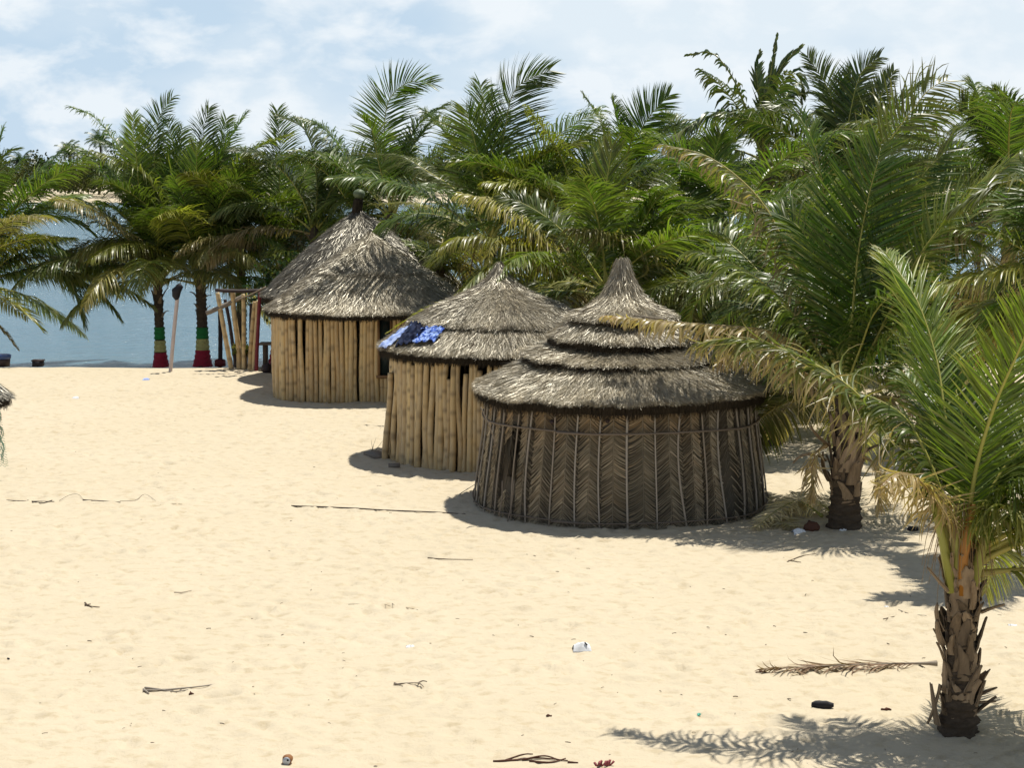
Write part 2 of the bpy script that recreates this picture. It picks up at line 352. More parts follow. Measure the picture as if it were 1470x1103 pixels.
# ------------------------------------------------------------------ palm fronds
G_ = np.array([0, 0, -1.])
def frond(P, parent, side=None, nl=70, Lm=.95, wd=.042, droop=.6, vee=25, brown=.05, yel=.1, twist=0, wind=.18, fold=False, pet=.16,
          curl=0, mr=.026, seed=0, mats=None, split=.03, fwd=(66, 34), name='frond', one=None, seg=4, tipb=.5, tst=(.55, 1.1)):
    r = np.random.default_rng(seed + 11)
    P = spline(P, 26); T = nrm(np.gradient(P, axis=0))
    if side is None:
        o = P[-1] - P[0]; o[2] = 0
        if np.linalg.norm(o) < .15: o = np.array([.3, -1, 0.])
        side = nrm(np.cross(nrm(o), [0, 0, 1.]))
    side = nrm(np.asarray(side, float)); Sx = nrm(side - (T @ side)[:, None] * T); Nx = np.cross(Sx, T)
    flip = np.sign(Nx[:, 2].mean() + 1e-6)
    Nx = Nx * flip
    if twist:
        a = R(twist) * np.linspace(0, 1, 26)[:, None]; Sx, Nx = Sx * np.cos(a) + Nx * np.sin(a), Nx * np.cos(a) - Sx * np.sin(a)
    g = G(); ts = np.linspace(0, 1, 26)
    rad = mr * (1 - .86 * ts) * (1 + 1.4 * np.exp(-ts * 18))
    cm = np.stack([np.clip(brown * 1.0 + .6 * (ts > .9) * brown, 0, 1), np.full(26, .25 + yel), np.ones(26)], 1)
    tube(g, P, rad, 5, cm, 1)
    M = nl * 2; t = np.repeat(np.linspace(pet, .995, nl), 2) + r.normal(0, .003, M); t = np.clip(t, pet, 1); sg = np.tile([1., -1.], nl)
    if one is not None:
        k = (sg == one) | (r.random(M) < .35); t = t[k]; sg = sg[k]
    gap = (wob(t * 40 + seed, sg * 3 + seed, 1) > .75) & (r.random(len(t)) < .6 * (split > .02))
    k = (r.random(len(t)) > split) & ~gap; t = t[k]; sg = sg[k]; M = len(t)
    def smp(A): return np.stack([np.interp(t, ts, A[:, k]) for k in range(3)], 1)
    p, Tt, St, Nt = smp(P), nrm(smp(T)), nrm(smp(Sx)), nrm(smp(Nx))
    u = (t - pet) / (1 - pet)
    Ln = Lm * (.45 + .55 * sm(u / .22)) * (1 - .68 * np.clip((u - .45) / .55, 0, 1) ** 1.5) * r.uniform(.86, 1.08, M)
    a = np.radians(fwd[0] + (fwd[1] - fwd[0]) * u ** 1.3 + r.normal(0, 3.5, M)); v = np.radians(vee + r.normal(0, 7, M))
    d = np.cos(a)[:, None] * Tt + np.sin(a)[:, None] * (sg[:, None] * St * np.cos(v)[:, None] + Nt * np.sin(v)[:, None])
    dr = droop * (r.uniform(.6, 1.4, M) if curl < .1 else r.uniform(.25, 1.7, M)); W = np.array([1., .25, .1]) * wind
    pts = [p]; D = []
    cc = r.normal(0, curl, (M, 3)) if curl else 0
    for s in range(seg):
        f = (s + .5) / seg
        ds = nrm(d + (dr * f ** 1.2 * 1.6)[:, None] * G_ + W * f + (cc * f * (1.4 + 2.6 * f) if curl else 0) + ((curl * 2.2 * f * f) * G_ if curl else 0))
        D.append(ds); pts.append(pts[-1] + ds * (Ln / seg)[:, None])
    D.append(D[-1]); Q = np.stack(pts, 1); D = np.stack(D, 1)                    # M, seg+1, 3
    wp = np.interp(np.linspace(0, 1, seg + 1), [0, .15, .5, .8, 1], [.55, 1, .95, .55, .06])
    roll = r.normal(0, .38, M)[:, None, None] + (r.normal(0, .5, M)[:, None, None] * np.linspace(0, 1, seg + 1)[None, :, None] if curl or brown > .3 else 0)
    wv = nrm(Tt[:, None] - (Tt[:, None] * D).sum(-1, keepdims=True) * D); nv = np.cross(D, wv)
    wv2 = wv * np.cos(roll) + nv * np.sin(roll); nv2 = nv * np.cos(roll) - wv * np.sin(roll)
    hw = (wd * .5 * wp)[None, :, None] * (r.uniform(.75, 1.15, M) * (.7 + .3 * np.clip(Ln / Lm, 0, 1)))[:, None, None]
    sv = np.linspace(0, 1, seg + 1)
    bt = np.clip(brown + r.normal(0, .06, M)[:, None] + tipb * (.35 + brown) * np.clip((sv[None] - r.uniform(*tst, M)[:, None]) * 3, 0, 1) + .35 * tipb * np.clip((u[:, None] - .85) * 5, 0, 1) * r.random(M)[:, None], 0, 1)
    yt = np.clip(yel + r.normal(0, .05, M)[:, None] + .25 * yel * sv[None], 0, 1); br = r.uniform(.7, 1.25, M)[:, None] * r.uniform(.7, 1.45)
    if fold:
        up = nv2 * np.sign(nv2[..., 2:3] + 1e-9)
        VV = np.stack([Q - wv2 * hw + up * hw * .35, Q - up * hw * .25, Q + wv2 * hw + up * hw * .35], 2); K = 3
    else: VV = np.stack([Q - wv2 * hw, Q + wv2 * hw], 2); K = 2
    col = np.stack([np.broadcast_to(x, (M, seg + 1)) for x in (bt, yt, br)], -1)
    col = np.repeat(col[:, :, None], K, 2).reshape(-1, 3)
    f0 = grid_faces(seg + 1, K); fa = (f0[None] + (np.arange(M) * (seg + 1) * K)[:, None, None]).reshape(-1, 4)
    g.add(VV.reshape(-1, 3), fa, col, 0)
    return g.build(name, mats or [LEAF, MIDRIB], parent)

def stub(parent, p, az_, L=.3, wd=.09, tilt=25, curl=.3, seed=0, bend=0):
    """a broken leaf base: a curved tapering scoop"""
    r = np.random.default_rng(seed); n = 7; s = np.linspace(0, 1, n)
    o = np.array([math.cos(az_), math.sin(az_), 0]); sd = np.array([-o[1], o[0], 0]); up = np.array([0, 0, 1.])
    ang = R(tilt) + curl * s + bend * s * s; st = L / (n - 1)
    d = np.sin(ang)[:, None] * o + np.cos(ang)[:, None] * up
    c = np.array(p) + np.vstack([[0, 0, 0], np.cumsum(d[:-1] * st, 0)])
    w_ = wd * np.interp(s, [0, .25, .7, 1], [1, .85, .6, .30]) * r.uniform(.85, 1.15, n)
    nn = np.cross(d, sd)
    k = np.linspace(-1, 1, 5); V = c[:, None] + sd * (w_[:, None] * k[None])[..., None] + nn[:, None] * ((-.35 * w_[:, None] * (1 - k[None] ** 2)))[..., None]
    V = V + sd * (r.normal(0, .25) * L * s * s)[:, None, None]; V[-1] += d[-1] * (r.uniform(-.5, .5, 5) * wd * .6)[:, None]; V[:, 0] += sd * r.normal(0, .08 * wd, (n, 1)); V[:, -1] += sd * r.normal(0, .08 * wd, (n, 1))
    V2 = V + nn[:, None] * .012
    g = G(); col = (0, 0, r.uniform(.5, 1.5)); f = grid_faces(n, 5)
    nV = n * 5
    ed = [[i * 5, i * 5 + nV, (i + 1) * 5 + nV, (i + 1) * 5] for i in range(n - 1)] + [[i * 5 + 4, (i + 1) * 5 + 4, (i + 1) * 5 + 4 + nV, i * 5 + 4 + nV] for i in range(n - 1)] + [[(n - 1) * 5 + j, (n - 1) * 5 + j + 1, (n - 1) * 5 + j + 1 + nV, (n - 1) * 5 + j + nV] for j in range(4)]
    g.add(np.vstack([V.reshape(-1, 3), V2.reshape(-1, 3)]), np.vstack([f, f[:, ::-1] + nV, np.array(ed)]), col)
    return g.build('leaf_stub', STUB, parent)

PATHS = {}
def palm(label, base, crown, Y=None, n=16, Lf=4.3, seed=0, hero=(), r0=.17, r1=.12, bands=False, stubs=5, brown=.06, yel=.10, lo=-25, hi=84, azr=None,
         mat=None, Lm=.9, nl=62, wind=.2, drp=.55, old=3, flare=.05, tj=.035, group='coconut palms along the shore', seg=4, wd=.045):
    r = np.random.default_rng(seed)
    base = np.array([*base[:2], ground_z(*base[:2]) - .03]); crown = np.array(crown, float)
    e = empty('palm_tree', base); tag(e, label, 'palm tree', group)
    mid = base * .5 + crown * .5 + np.array([r.normal(0, .06) * (tj < .05), 0, .05]); pc = spline([base, mid, crown + [0, 0, .12]], 90)
    hgt = crown[2] - base[2]; s = np.linspace(0, 1, 90)
    PATHS[e.name] = pc
    rd = r0 + (r1 - r0) * s ** .8 + flare * np.exp(-s * hgt * 2.6) + .012 * np.sin(s * hgt * 2 * np.pi / .13) * (s > .05) - .09 * (s > .985)
    g = G(); tube(g, pc, np.maximum(rd, .03), 18, jit=tj); g.build('trunk', TRUNK, e)
    if bands:
        for nm, za, zb, mt in bands:
            k = (pc[:, 2] - base[2] >= za) & (pc[:, 2] - base[2] <= zb + .02)
            g = G(); tube(g, pc[k], rd[k] + .012, 18, jit=.01); g.build(nm, mt, e)
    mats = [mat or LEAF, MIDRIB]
    cr = np.array(crown)
    for i, h in enumerate(hero):
        pts = h['p']; k = dict(h); k.pop('p'); dy = k.pop('dy', 0.); Yc = crown[1]; y0 = k.pop('y0', 0.)
        nP = len(pts); W = [cr + np.array([r.normal(0, .04), r.normal(0, .04), r.uniform(-.1, .15)])]
        for j, (x, y) in enumerate(pts):
            f = (j + 1) / nP; W.append(at(x, y, Yc + y0 + dy * f ** 1.2))
        kk = dict(nl=nl, Lm=Lm, wd=wd, droop=drp, brown=brown, yel=yel, wind=wind, seed=seed * 31 + i, mats=mats, seg=seg); kk.update(k)
        frond(W, e, **kk)
    for i in range(n):
        q = (i + .5) / n; a = i * 2.39996 + seed * 1.7 + r.normal(0, .15)
        if azr is not None: a = r.uniform(*azr)
        ev = R(hi + (lo - hi) * q ** .85 + r.normal(0, 5)); Ln = Lf * (r.uniform(.85, 1.08)) * (1 if q > .12 else .8)
        out = np.array([math.cos(a), math.sin(a), 0]); st = cr + out * .07 + np.array([0, 0, .1 - .28 * q])
        bend = R(r.uniform(38, 75)) + .35 * q; K = 7; P = [st]; 
        sv = r.normal(0, .16) 
        for j in range(K):
            f = (j + .5) / K; th = ev - bend * f ** 1.3 * (1 if ev > 0 else .6)
            o2 = out * math.cos(sv * f * 2) + np.array([-out[1], out[0], 0]) * math.sin(sv * f * 2)
            P.append(P[-1] + (o2 * math.cos(th) + np.array([0, 0, math.sin(th)]) + np.array([wind * .35, 0, 0]) * f) * Ln / K)
        P = np.array(P); 
        frond(P, e, side=np.array([-out[1], out[0], 0]), nl=nl, Lm=Lm * r.uniform(.85, 1.1), wd=wd, droop=drp + .55 * q, vee=28 - 22 * q, brown=min(1, brown + (.3 * r.random() if q > .6 else 0) + (.45 if q > .35 and r.random() < .12 else 0)),
              yel=min(1, yel + .25 * r.random() * q + (.3 if r.random() < .06 else 0)), twist=r.normal(0, 25), wind=wind, seed=seed * 77 + i, mats=mats, split=.04, seg=seg)
    for i in range(old):
        a = r.uniform(0, 6.28); out = np.array([math.cos(a), math.sin(a), 0]); Ln = Lf * r.uniform(.5, .75)
        st = cr + out * .1 - np.array([0, 0, .25]); P = [st, st + out * Ln * .3 + [0, 0, .05], st + out * Ln * .5 - [0, 0, Ln * .35], st + out * Ln * .55 - [0, 0, Ln * .75]]
        P[-1][2] = max(P[-1][2], .3); frond(P, e, side=np.array([-out[1], out[0], 0]), nl=int(nl * .8), Lm=Lm * .75, wd=wd * .7, droop=1.6, brown=.8, yel=.2, seed=seed * 55 + i, curl=.25, wind=.1, mats=mats, split=.12, seg=seg)
    for i in range(stubs):
        a = i * 2.4 + seed; z = crown[2] - .12 - .11 * i; f = (z - base[2]) / hgt
        if f < .1: break
        c = base + (crown - base) * f; rr = r1 * .75
        stub(e, [c[0] + rr * math.cos(a), c[1] + rr * math.sin(a), z - .1], a, r.uniform(.22, .4), .07, r.uniform(10, 30), r.uniform(.1, .7), seed * 9 + i, r.uniform(-.2, 1.2))
    return e

XS = np.array([1., 0, 0])
def cw(px, py, Y): return at(px, py, Y)
def bw(px, Y): p = at(px, 500, Y); return (p[0], Y)

# nearest palm, right foreground ------------------------------------------------
b = gnd(1376, 1052); Y1 = b[1]
near = palm('nearest coconut palm, shaggy trunk of broken leaf bases, right foreground', b, cw(1383, 800, Y1), n=10, Lf=2.5, seed=3, r0=.135, r1=.115, tj=.09, stubs=0,
     brown=.05, yel=.22, Lm=.62, nl=120, wd=.023, lo=10, hi=70, azr=(-.7, 1.3), drp=.35, old=0, wind=.05, seg=6, group='young palms beside the front hut', hero=[
  dict(p=[(1345, 715), (1307, 659), (1230, 566), (1160, 518), (1105, 496), (1048, 487), (1000, 494)], dy=1.0, droop=1.4, tst=(.15, .75), brown=.18, yel=.2, curl=.42, nl=155, Lm=.66, fold=True, tipb=1.2, vee=5, wd=.026, seg=7),
  dict(p=[(1374, 700), (1357, 600), (1345, 520), (1320, 440), (1290, 390), (1272, 363)], dy=1.7, side=(1, .5, 0), brown=.06, yel=.18, droop=.12, nl=150, Lm=.72, fold=True, tipb=1.1, curl=.05, vee=10, fwd=(52, 22)),
  dict(p=[(1400, 680), (1428, 582), (1462, 505), (1490, 440), (1535, 380)], dy=-1.2, side=(1, .25, 0), brown=.02, yel=.22, droop=.15, nl=160, Lm=.72, fold=True, tipb=.8, vee=8, mr=.03, fwd=(55, 25)),
  dict(p=[(1345, 690), (1320, 633), (1294, 595), (1249, 570), (1222, 570)], dy=.5, droop=.9, brown=.05, yel=.2, Lm=.5, nl=90, vee=0),
  dict(p=[(1420, 740), (1455, 700), (1500, 690), (1560, 730)], dy=-.5, droop=1.4, brown=.06, yel=.25, Lm=.7, nl=110, fold=True),
  dict(p=[(1350, 730), (1320, 690), (1290, 680), (1262, 700)], dy=-.6, droop=1.8, brown=.85, yel=.3, Lm=.45, nl=100, curl=.5, wd=.022, tipb=1.2, vee=0, seg=7),
  dict(p=[(1400, 760), (1432, 730), (1462, 735), (1500, 770)], dy=-.8, droop=1.7, brown=.2, yel=.4, Lm=.5, nl=90, curl=.3),
  dict(p=[(1388, 700), (1385, 620), (1372, 560), (1360, 520)], dy=.9, side=(1, -.3, 0), brown=.02, yel=.15, Lm=.55, nl=90, droop=.2),
  dict(p=[(1400, 730), (1425, 660), (1450, 610), (1500, 570)], dy=1.2, side=(.7, -.7, 0), brown=.02, yel=.15, Lm=.8, nl=100, droop=.5),
  dict(p=[(1410, 750), (1450, 690), (1490, 640), (1550, 620)], dy=.3, brown=.02, yel=.2, Lm=.8, nl=100, droop=1.1),
  dict(p=[(1370, 720), (1350, 660), (1335, 590), (1300, 540)], dy=1.3, side=(.8, .6, 0), brown=.05, yel=.12, Lm=.6, nl=90, droop=.6),
])
rs = np.random.default_rng(5)
cr1 = cw(1383, 800, Y1)
# amber sheath and green leaf bases of the nearest crown
g = G(); tube(g, [cw(1380, 855, Y1 - .13), cw(1383, 800, Y1 - .15), cw(1393, 745, Y1 - .16), cw(1397, 725, Y1 - .16)], [.035, .048, .04, .025], 8, (0, 1, 1)); o = g.build('leaf_sheath', plain('amber_sheath', (.36, .15, .02), .5, .5, .35, 6), near)
for (a, bq, cq, rr) in (((1368, 850), (1352, 770), (1335, 700), .04), ((1395, 840), (1412, 780), (1425, 725), .045), ((1378, 850), (1372, 780), (1374, 700), .04)):
    g = G(); tube(g, [cw(*a, Y1 - .08), cw(*bq, Y1 - .1), cw(*cq, Y1 - .1)], [rr * 1.3, rr, rr * .6], 8, (0, .35, 1)); g.build('leaf_sheath', MIDRIB, near)
for i in range(46):   # ragged fibre hanging off the crown base
    a = rs.uniform(2.6, 6.8); p0 = cr1 + np.array([.12 * math.cos(a), .12 * math.sin(a), rs.uniform(-.05, .45)]); L_ = rs.uniform(.2, .6)
    if i == 0: g = G()
    o_ = np.array([math.cos(a), math.sin(a), 0]) * rs.uniform(.1, .5); tube(g, spline([p0, p0 + o_ * .5 * L_ + [0, 0, .12], p0 + o_ * L_ - [0, 0, L_ * .4], p0 + o_ * 1.2 * L_ - [0, 0, L_]], 8), np.linspace(.007, .002, 8), 3, (.9, .2, 1))
g.build('dry_fibre', MIDRIB, near)
PT = PATHS[near.name]
for i in range(64):   # boots wrapped round the near trunk, with the torn ones the photo shows standing out
    z = .12 + i * .0225; a = i * 2.399 + .8; q_ = np.array([np.interp(z, PT[:, 2], PT[:, k_]) for k_ in range(3)]); cx_, cy_ = q_[0], q_[1]
    stub(near, [cx_ + .125 * math.cos(a), cy_ + .125 * math.sin(a), z - .05], a, rs.uniform(.12, .42), rs.uniform(.03, .11), rs.uniform(0, 18), rs.uniform(.0, .25), i, rs.uniform(-.3, .5))
for (x, y, a, L_, wd_, ti, cu, be) in ((1362, 850, 3.3, .30, .055, 45, -.1, 0), (1352, 905, 3.2, .28, .06, 28, -.3, -.5), (1408, 880, -.1, .22, .04, 66, .1, 0), (1400, 935, -.05, .30, .05, 20, .0, .2), (1352, 925, 3.4, .26, .06, 25, -.1, -.2),
                                   (1404, 1000, -.1, .18, .035, 60, -.1, 0), (1403, 1022, -.2, .22, .05, 45, .0, 0), (1345, 1040, 3.3, .36, .06, 12, -.3, .2), (1350, 985, 3.0, .4, .05, 170, -.2, 0), (1372, 985, 4.4, .36, .05, 15, .1, 0), (1388, 905, 4.9, .34, .06, 20, .1, 0), (1405, 1010, -.3, .15, .03, 80, .2, 0)):
    stub(near, at(x, y, Y1 - .06), a, L_, wd_, ti, cu, int(x), be)


# second palm, beside the front hut ------------------------------------------------
b2 = gnd(1212, 758); Y2 = b2[1]
p2 = palm('coconut palm with a thick ragged trunk beside the woven front hut', b2, cw(1216, 572, Y2), n=9, Lf=3.6, seed=8, r0=.21, r1=.15, tj=.06, stubs=0, yel=.08, brown=.04,
     Lm=.9, nl=120, wd=.033, lo=-5, hi=60, drp=.5, old=0, seg=5, azr=(.2, 3.0), group='young palms beside the front hut', hero=[
  dict(p=[(1222, 470), (1231, 370), (1246, 286), (1258, 240), (1264, 212)], dy=.1, side=(1, .15, 0), Lm=1.28, nl=140, wd=.034, droop=.12, vee=8, fwd=(66, 40), mr=.035, yel=.06, tipb=.8),
  dict(p=[(1240, 420), (1256, 290), (1266, 223), (1301, 169), (1335, 127), (1360, 115)], dy=1.0, side=(1, .2, 0), Lm=.95, nl=70, wd=.034, droop=.25, vee=5, fwd=(66, 40), wind=.5, mr=.03, brown=.15, yel=.35, tipb=.8, pet=.45, curl=.1),
  dict(p=[(1190, 500), (1165, 430), (1135, 370), (1100, 300), (1060, 255), (1010, 222), (948, 207)], dy=1.4, droop=1.6, tst=(.2, .8), brown=.30, yel=.25, Lm=.6, nl=110, curl=.2, mr=.036, vee=-10, tipb=1),
  dict(p=[(1170, 500), (1130, 440), (1090, 402), (1050, 378), (1000, 360), (985, 364)], dy=.9, droop=1.0, brown=.10, yel=.22, Lm=.7, nl=100, vee=0, tipb=1.1),
  dict(p=[(1185, 540), (1150, 497), (1096, 474), (1040, 468), (960, 462), (868, 453)], dy=.25, droop=1.4, brown=.75, yel=.3, Lm=.5, nl=110, curl=.25, wd=.034, vee=0, tipb=1),
  dict(p=[(1170, 545), (1120, 510), (1070, 500), (1030, 520)], dy=-.5, droop=1.6, brown=.9, yel=.3, Lm=.6, nl=90, curl=.35, wd=.034, vee=0, tipb=1),
  dict(p=[(1262, 480), (1300, 405), (1326, 359), (1369, 305), (1424, 256), (1470, 223), (1510, 205)], dy=-.7, side=(.5, -.8, .5), droop=.35, brown=.14, yel=.22, Lm=.95, nl=110, mr=.034, tipb=1),
  dict(p=[(1262, 560), (1300, 540), (1340, 532), (1385, 545)], dy=.4, droop=1.5, brown=.35, Lm=.7, nl=80, curl=.2),
  dict(p=[(1205, 470), (1192, 360), (1180, 260), (1168, 205), (1147, 166)], dy=.6, side=(1, .6, 0), droop=.3, Lm=.75, nl=90),
  dict(p=[(1240, 480), (1262, 420), (1290, 320), (1322, 255), (1362, 212)], dy=.9, side=(.9, .3, 0), droop=.2, Lm=1.1, nl=100),
  dict(p=[(1235, 500), (1255, 450), (1290, 420), (1350, 420)], dy=-.9, droop=1.0, Lm=.8, nl=90, yel=.15),
  dict(p=[(1200, 500), (1180, 400), (1150, 330), (1100, 300)], dy=.9, side=(.9, .4, .1), droop=.5, Lm=1.0, nl=90),
  dict(p=[(1250, 520), (1290, 470), (1330, 450), (1370, 470)], dy=-.5, droop=1.3, Lm=.8, nl=90, brown=.1),
  dict(p=[(1235, 585), (1260, 572), (1295, 575), (1330, 600)], dy=-.4, droop=1.5, brown=.75, Lm=.5, nl=70, curl=.3),
])
for i in range(6):   # arching fronds on the far side of the second palm, over the front hut
    a = 1.6 + .15 * i; q0 = np.array(cw(1216, 572, Y2)); o_ = np.array([math.cos(a), math.sin(a), 0]); L_ = 2.6 + .25 * (i % 3)
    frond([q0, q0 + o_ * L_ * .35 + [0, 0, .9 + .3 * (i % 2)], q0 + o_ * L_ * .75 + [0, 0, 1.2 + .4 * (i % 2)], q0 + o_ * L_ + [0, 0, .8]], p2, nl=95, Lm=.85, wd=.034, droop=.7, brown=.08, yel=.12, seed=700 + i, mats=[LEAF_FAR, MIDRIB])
for i in range(34):
    z = .30 + i * .036; a = i * 2.399; q_ = [np.interp(z, PATHS[p2.name][:, 2], PATHS[p2.name][:, k_]) for k_ in range(2)]; stub(p2, [q_[0] + .18 * math.cos(a), q_[1] + .18 * math.sin(a), z], a, rs.uniform(.22, .5), rs.uniform(.05, .14), rs.uniform(2, 14), rs.uniform(.0, .3), i + 60, rs.uniform(-.3, .7))
for (x, y, a, L_, wd_, ti, cu, be) in ((1190, 690, 3.3, .45, .09, 30, -.3, -.3), (1185, 660, 3.2, .5, .09, 55, 1.6, 0.3), (1240, 650, .2, .3, .06, 60, .3, 0), (1190, 640, 3.6, .55, .06, 58, -.2, 0), (1225, 690, 5.2, .5, .09, 15, .1, 0), (1203, 700, 4.4, .5, .08, 10, .1, 0)):
    stub(p2, at(x, y, Y2 - .1), a, L_, wd_, ti, cu, int(x), be)
for k_, (x, y) in enumerate(((1185, 665), (1237, 680))):
    q = at(x, y, Y2 - .15); sgn = -1 if k_ == 0 else 1
    frond([q + [0, 0, .25], q + [.15 * sgn, -.1, .15], q + [.22 * sgn, -.15, -.15], q + [.2 * sgn, -.15, -.5]], p2, nl=40, Lm=.4, brown=.85, droop=1.6, curl=.4, wd=.03, seed=90 + k_, mr=.02)

# the band-painted palms on the shore ------------------------------------------------
BZ = lambda g0, y0, r0: (('red_band', .0, r0, PRED), ('cream_band', r0, y0, PYEL), ('green_band', y0, g0, PGREEN))
sp_ = dict(Lm=1.05, nl=116, wd=.042, seg=3, lo=24, old=0)
b7 = gnd(231, 524, -.45)
palm('shore palm with dull red, cream and green bands, left of the pale pole', b7, cw(226, 402, b7[1]), n=19, Lf=4.5, seed=12, r0=.13, r1=.13, flare=.11, bands=BZ(1.15, .78, .42), stubs=9, hero=[
  dict(p=[(200, 300), (177, 225), (155, 190), (131, 165), (101, 153)], dy=.6, droop=.9, Lm=.8),
  dict(p=[(222, 290), (223, 200), (231, 163), (247, 140)], dy=.2, droop=.4, side=(1, .8, 0)),
  dict(p=[(205, 320), (196, 230), (190, 165)], dy=-.8, droop=.2, side=(1, .3, 0), Lm=.9, yel=.2),
  dict(p=[(195, 320), (163, 271), (131, 233), (95, 209)], dy=-.3, droop=1.0, Lm=.8, brown=.1),
  dict(p=[(200, 360), (150, 350), (105, 370)], dy=-1.0, droop=1.3, brown=.3, yel=.3),
  dict(p=[(226, 300), (214, 215), (206, 180)], dy=.7, side=(1, .4, 0), droop=.3), dict(p=[(215, 320), (180, 225), (135, 200)], dy=.9, droop=.7), dict(p=[(240, 300), (255, 230), (262, 185)], dy=.9, side=(1, .5, 0), droop=.4), dict(p=[(190, 350), (140, 300), (85, 290)], dy=-.4, droop=.9),
  dict(p=[(190, 385), (140, 385), (108, 400)], dy=-.6, droop=1.2, yel=.35)], **sp_)
b6 = gnd(291, 523.5, -.45)
palm('shore palm with bright red, cream and green bands right of the pale pole', b6, cw(287, 400, b6[1]), n=20, Lf=4.5, seed=21, r0=.155, r1=.145, flare=.13, bands=BZ(1.15, .80, .47), stubs=9, hero=[
  dict(p=[(284, 337), (282, 263), (283, 205)], dy=-.7, droop=.1, side=(1, .1, 0), Lm=1.1, yel=.12, mr=.035),
  dict(p=[(313, 290), (337, 266), (365, 272), (385, 292)], dy=-.7, droop=.9),
  dict(p=[(310, 320), (335, 252), (365, 215), (414, 193)], dy=-.5, droop=.7, yel=.3),
  dict(p=[(245, 318), (218, 263), (190, 239), (136, 217)], dy=-1., droop=1.1, brown=.15, yel=.25),
  dict(p=[(255, 370), (212, 353), (150, 348), (101, 370)], dy=-1.2, droop=1.5, brown=.25, yel=.35),
  dict(p=[(300, 290), (292, 200), (300, 155)], dy=.5, droop=.3, side=(1, .5, 0)),
  dict(p=[(270, 300), (252, 220), (240, 175)], dy=.8, side=(1, .4, 0), droop=.4), dict(p=[(300, 300), (318, 225), (325, 170)], dy=.9, side=(1, .6, 0), droop=.4), dict(p=[(330, 330), (375, 310), (410, 330)], dy=-.4, droop=.9),
  dict(p=[(305, 280), (325, 210), (352, 165)], dy=.6, droop=.4),
  dict(p=[(330, 385), (372, 362), (415, 365), (440, 378)], dy=-1., droop=1.5, yel=.5)], **sp_)
b16 = gnd(397, 523.5, -.45)
palm('painted shore palm half hidden behind the left edge of the far hut', b16, cw(402, 392, b16[1]), n=17, Lf=4.1, seed=34, r0=.14, r1=.13, flare=.12, bands=BZ(1.4, .75, .6), stubs=7, yel=.14, hero=[
  dict(p=[(400, 300), (402, 215), (398, 158)], dy=.3, side=(1, .4, 0), droop=.3),
  dict(p=[(420, 345), (455, 300), (480, 300)], dy=-1.5, droop=1.1, yel=.45),
  dict(p=[(385, 350), (365, 330), (345, 345)], dy=-.8, droop=1.3, yel=.5)], **sp_)
# left edge
palm('palm beyond the left edge, its long drooping fronds reaching into the picture', bw(-45, 51.8), cw(-42, 400, 51.8), n=20, Lf=4.8, seed=40, lo=10, old=0, hero=[
  dict(p=[(0, 398), (38, 390), (76, 392), (114, 405), (147, 426), (171, 455)], dy=.4, droop=1.5, brown=.12, yel=.2),
  dict(p=[(10, 396), (60, 385), (99, 407), (112, 434), (120, 464)], dy=-.3, droop=1.4, brown=.2),
  dict(p=[(0, 352), (38, 320), (67, 312), (105, 318), (133, 335)], dy=.8, droop=.7, yel=.22, Lm=1.1),
  dict(p=[(-5, 385), (25, 360), (57, 346), (100, 342)], dy=-.5, droop=.9, yel=.3),
  dict(p=[(-20, 340), (10, 290), (60, 245), (100, 205)], dy=1.2, droop=.9), dict(p=[(-30, 320), (-10, 240), (5, 185)], dy=.4, droop=.6), dict(p=[(-20, 330), (5, 270), (30, 232)], dy=.6, droop=.7), dict(p=[(-10, 350), (30, 290), (85, 250)], dy=.2, droop=1.), dict(p=[(-10, 370), (40, 340), (90, 360)], dy=-.8, droop=1.2), dict(p=[(-15, 300), (0, 230), (20, 215)], dy=-.5, droop=.5), dict(p=[(-10, 390), (50, 360), (110, 380)], dy=.9, droop=1.1), dict(p=[(-5, 345), (50, 300), (110, 285)], dy=1.1, droop=.9)], Lm=1.05, nl=112, wd=.042, seg=3)
palm('yellowing small palm beyond the left edge, only frond tips showing', bw(-75, 49.5), cw(-72, 415, 49.5), n=6, Lf=3.0, seed=43, yel=.5, hero=[
  dict(p=[(-30, 410), (0, 423), (38, 451), (61, 475)], dy=0., droop=.5, yel=.65, Lm=.8), dict(p=[(-40, 440), (0, 470), (25, 500)], dy=0., droop=.9, brown=.75, Lm=.4)], Lm=.6, nl=60, wd=.04, seg=4)

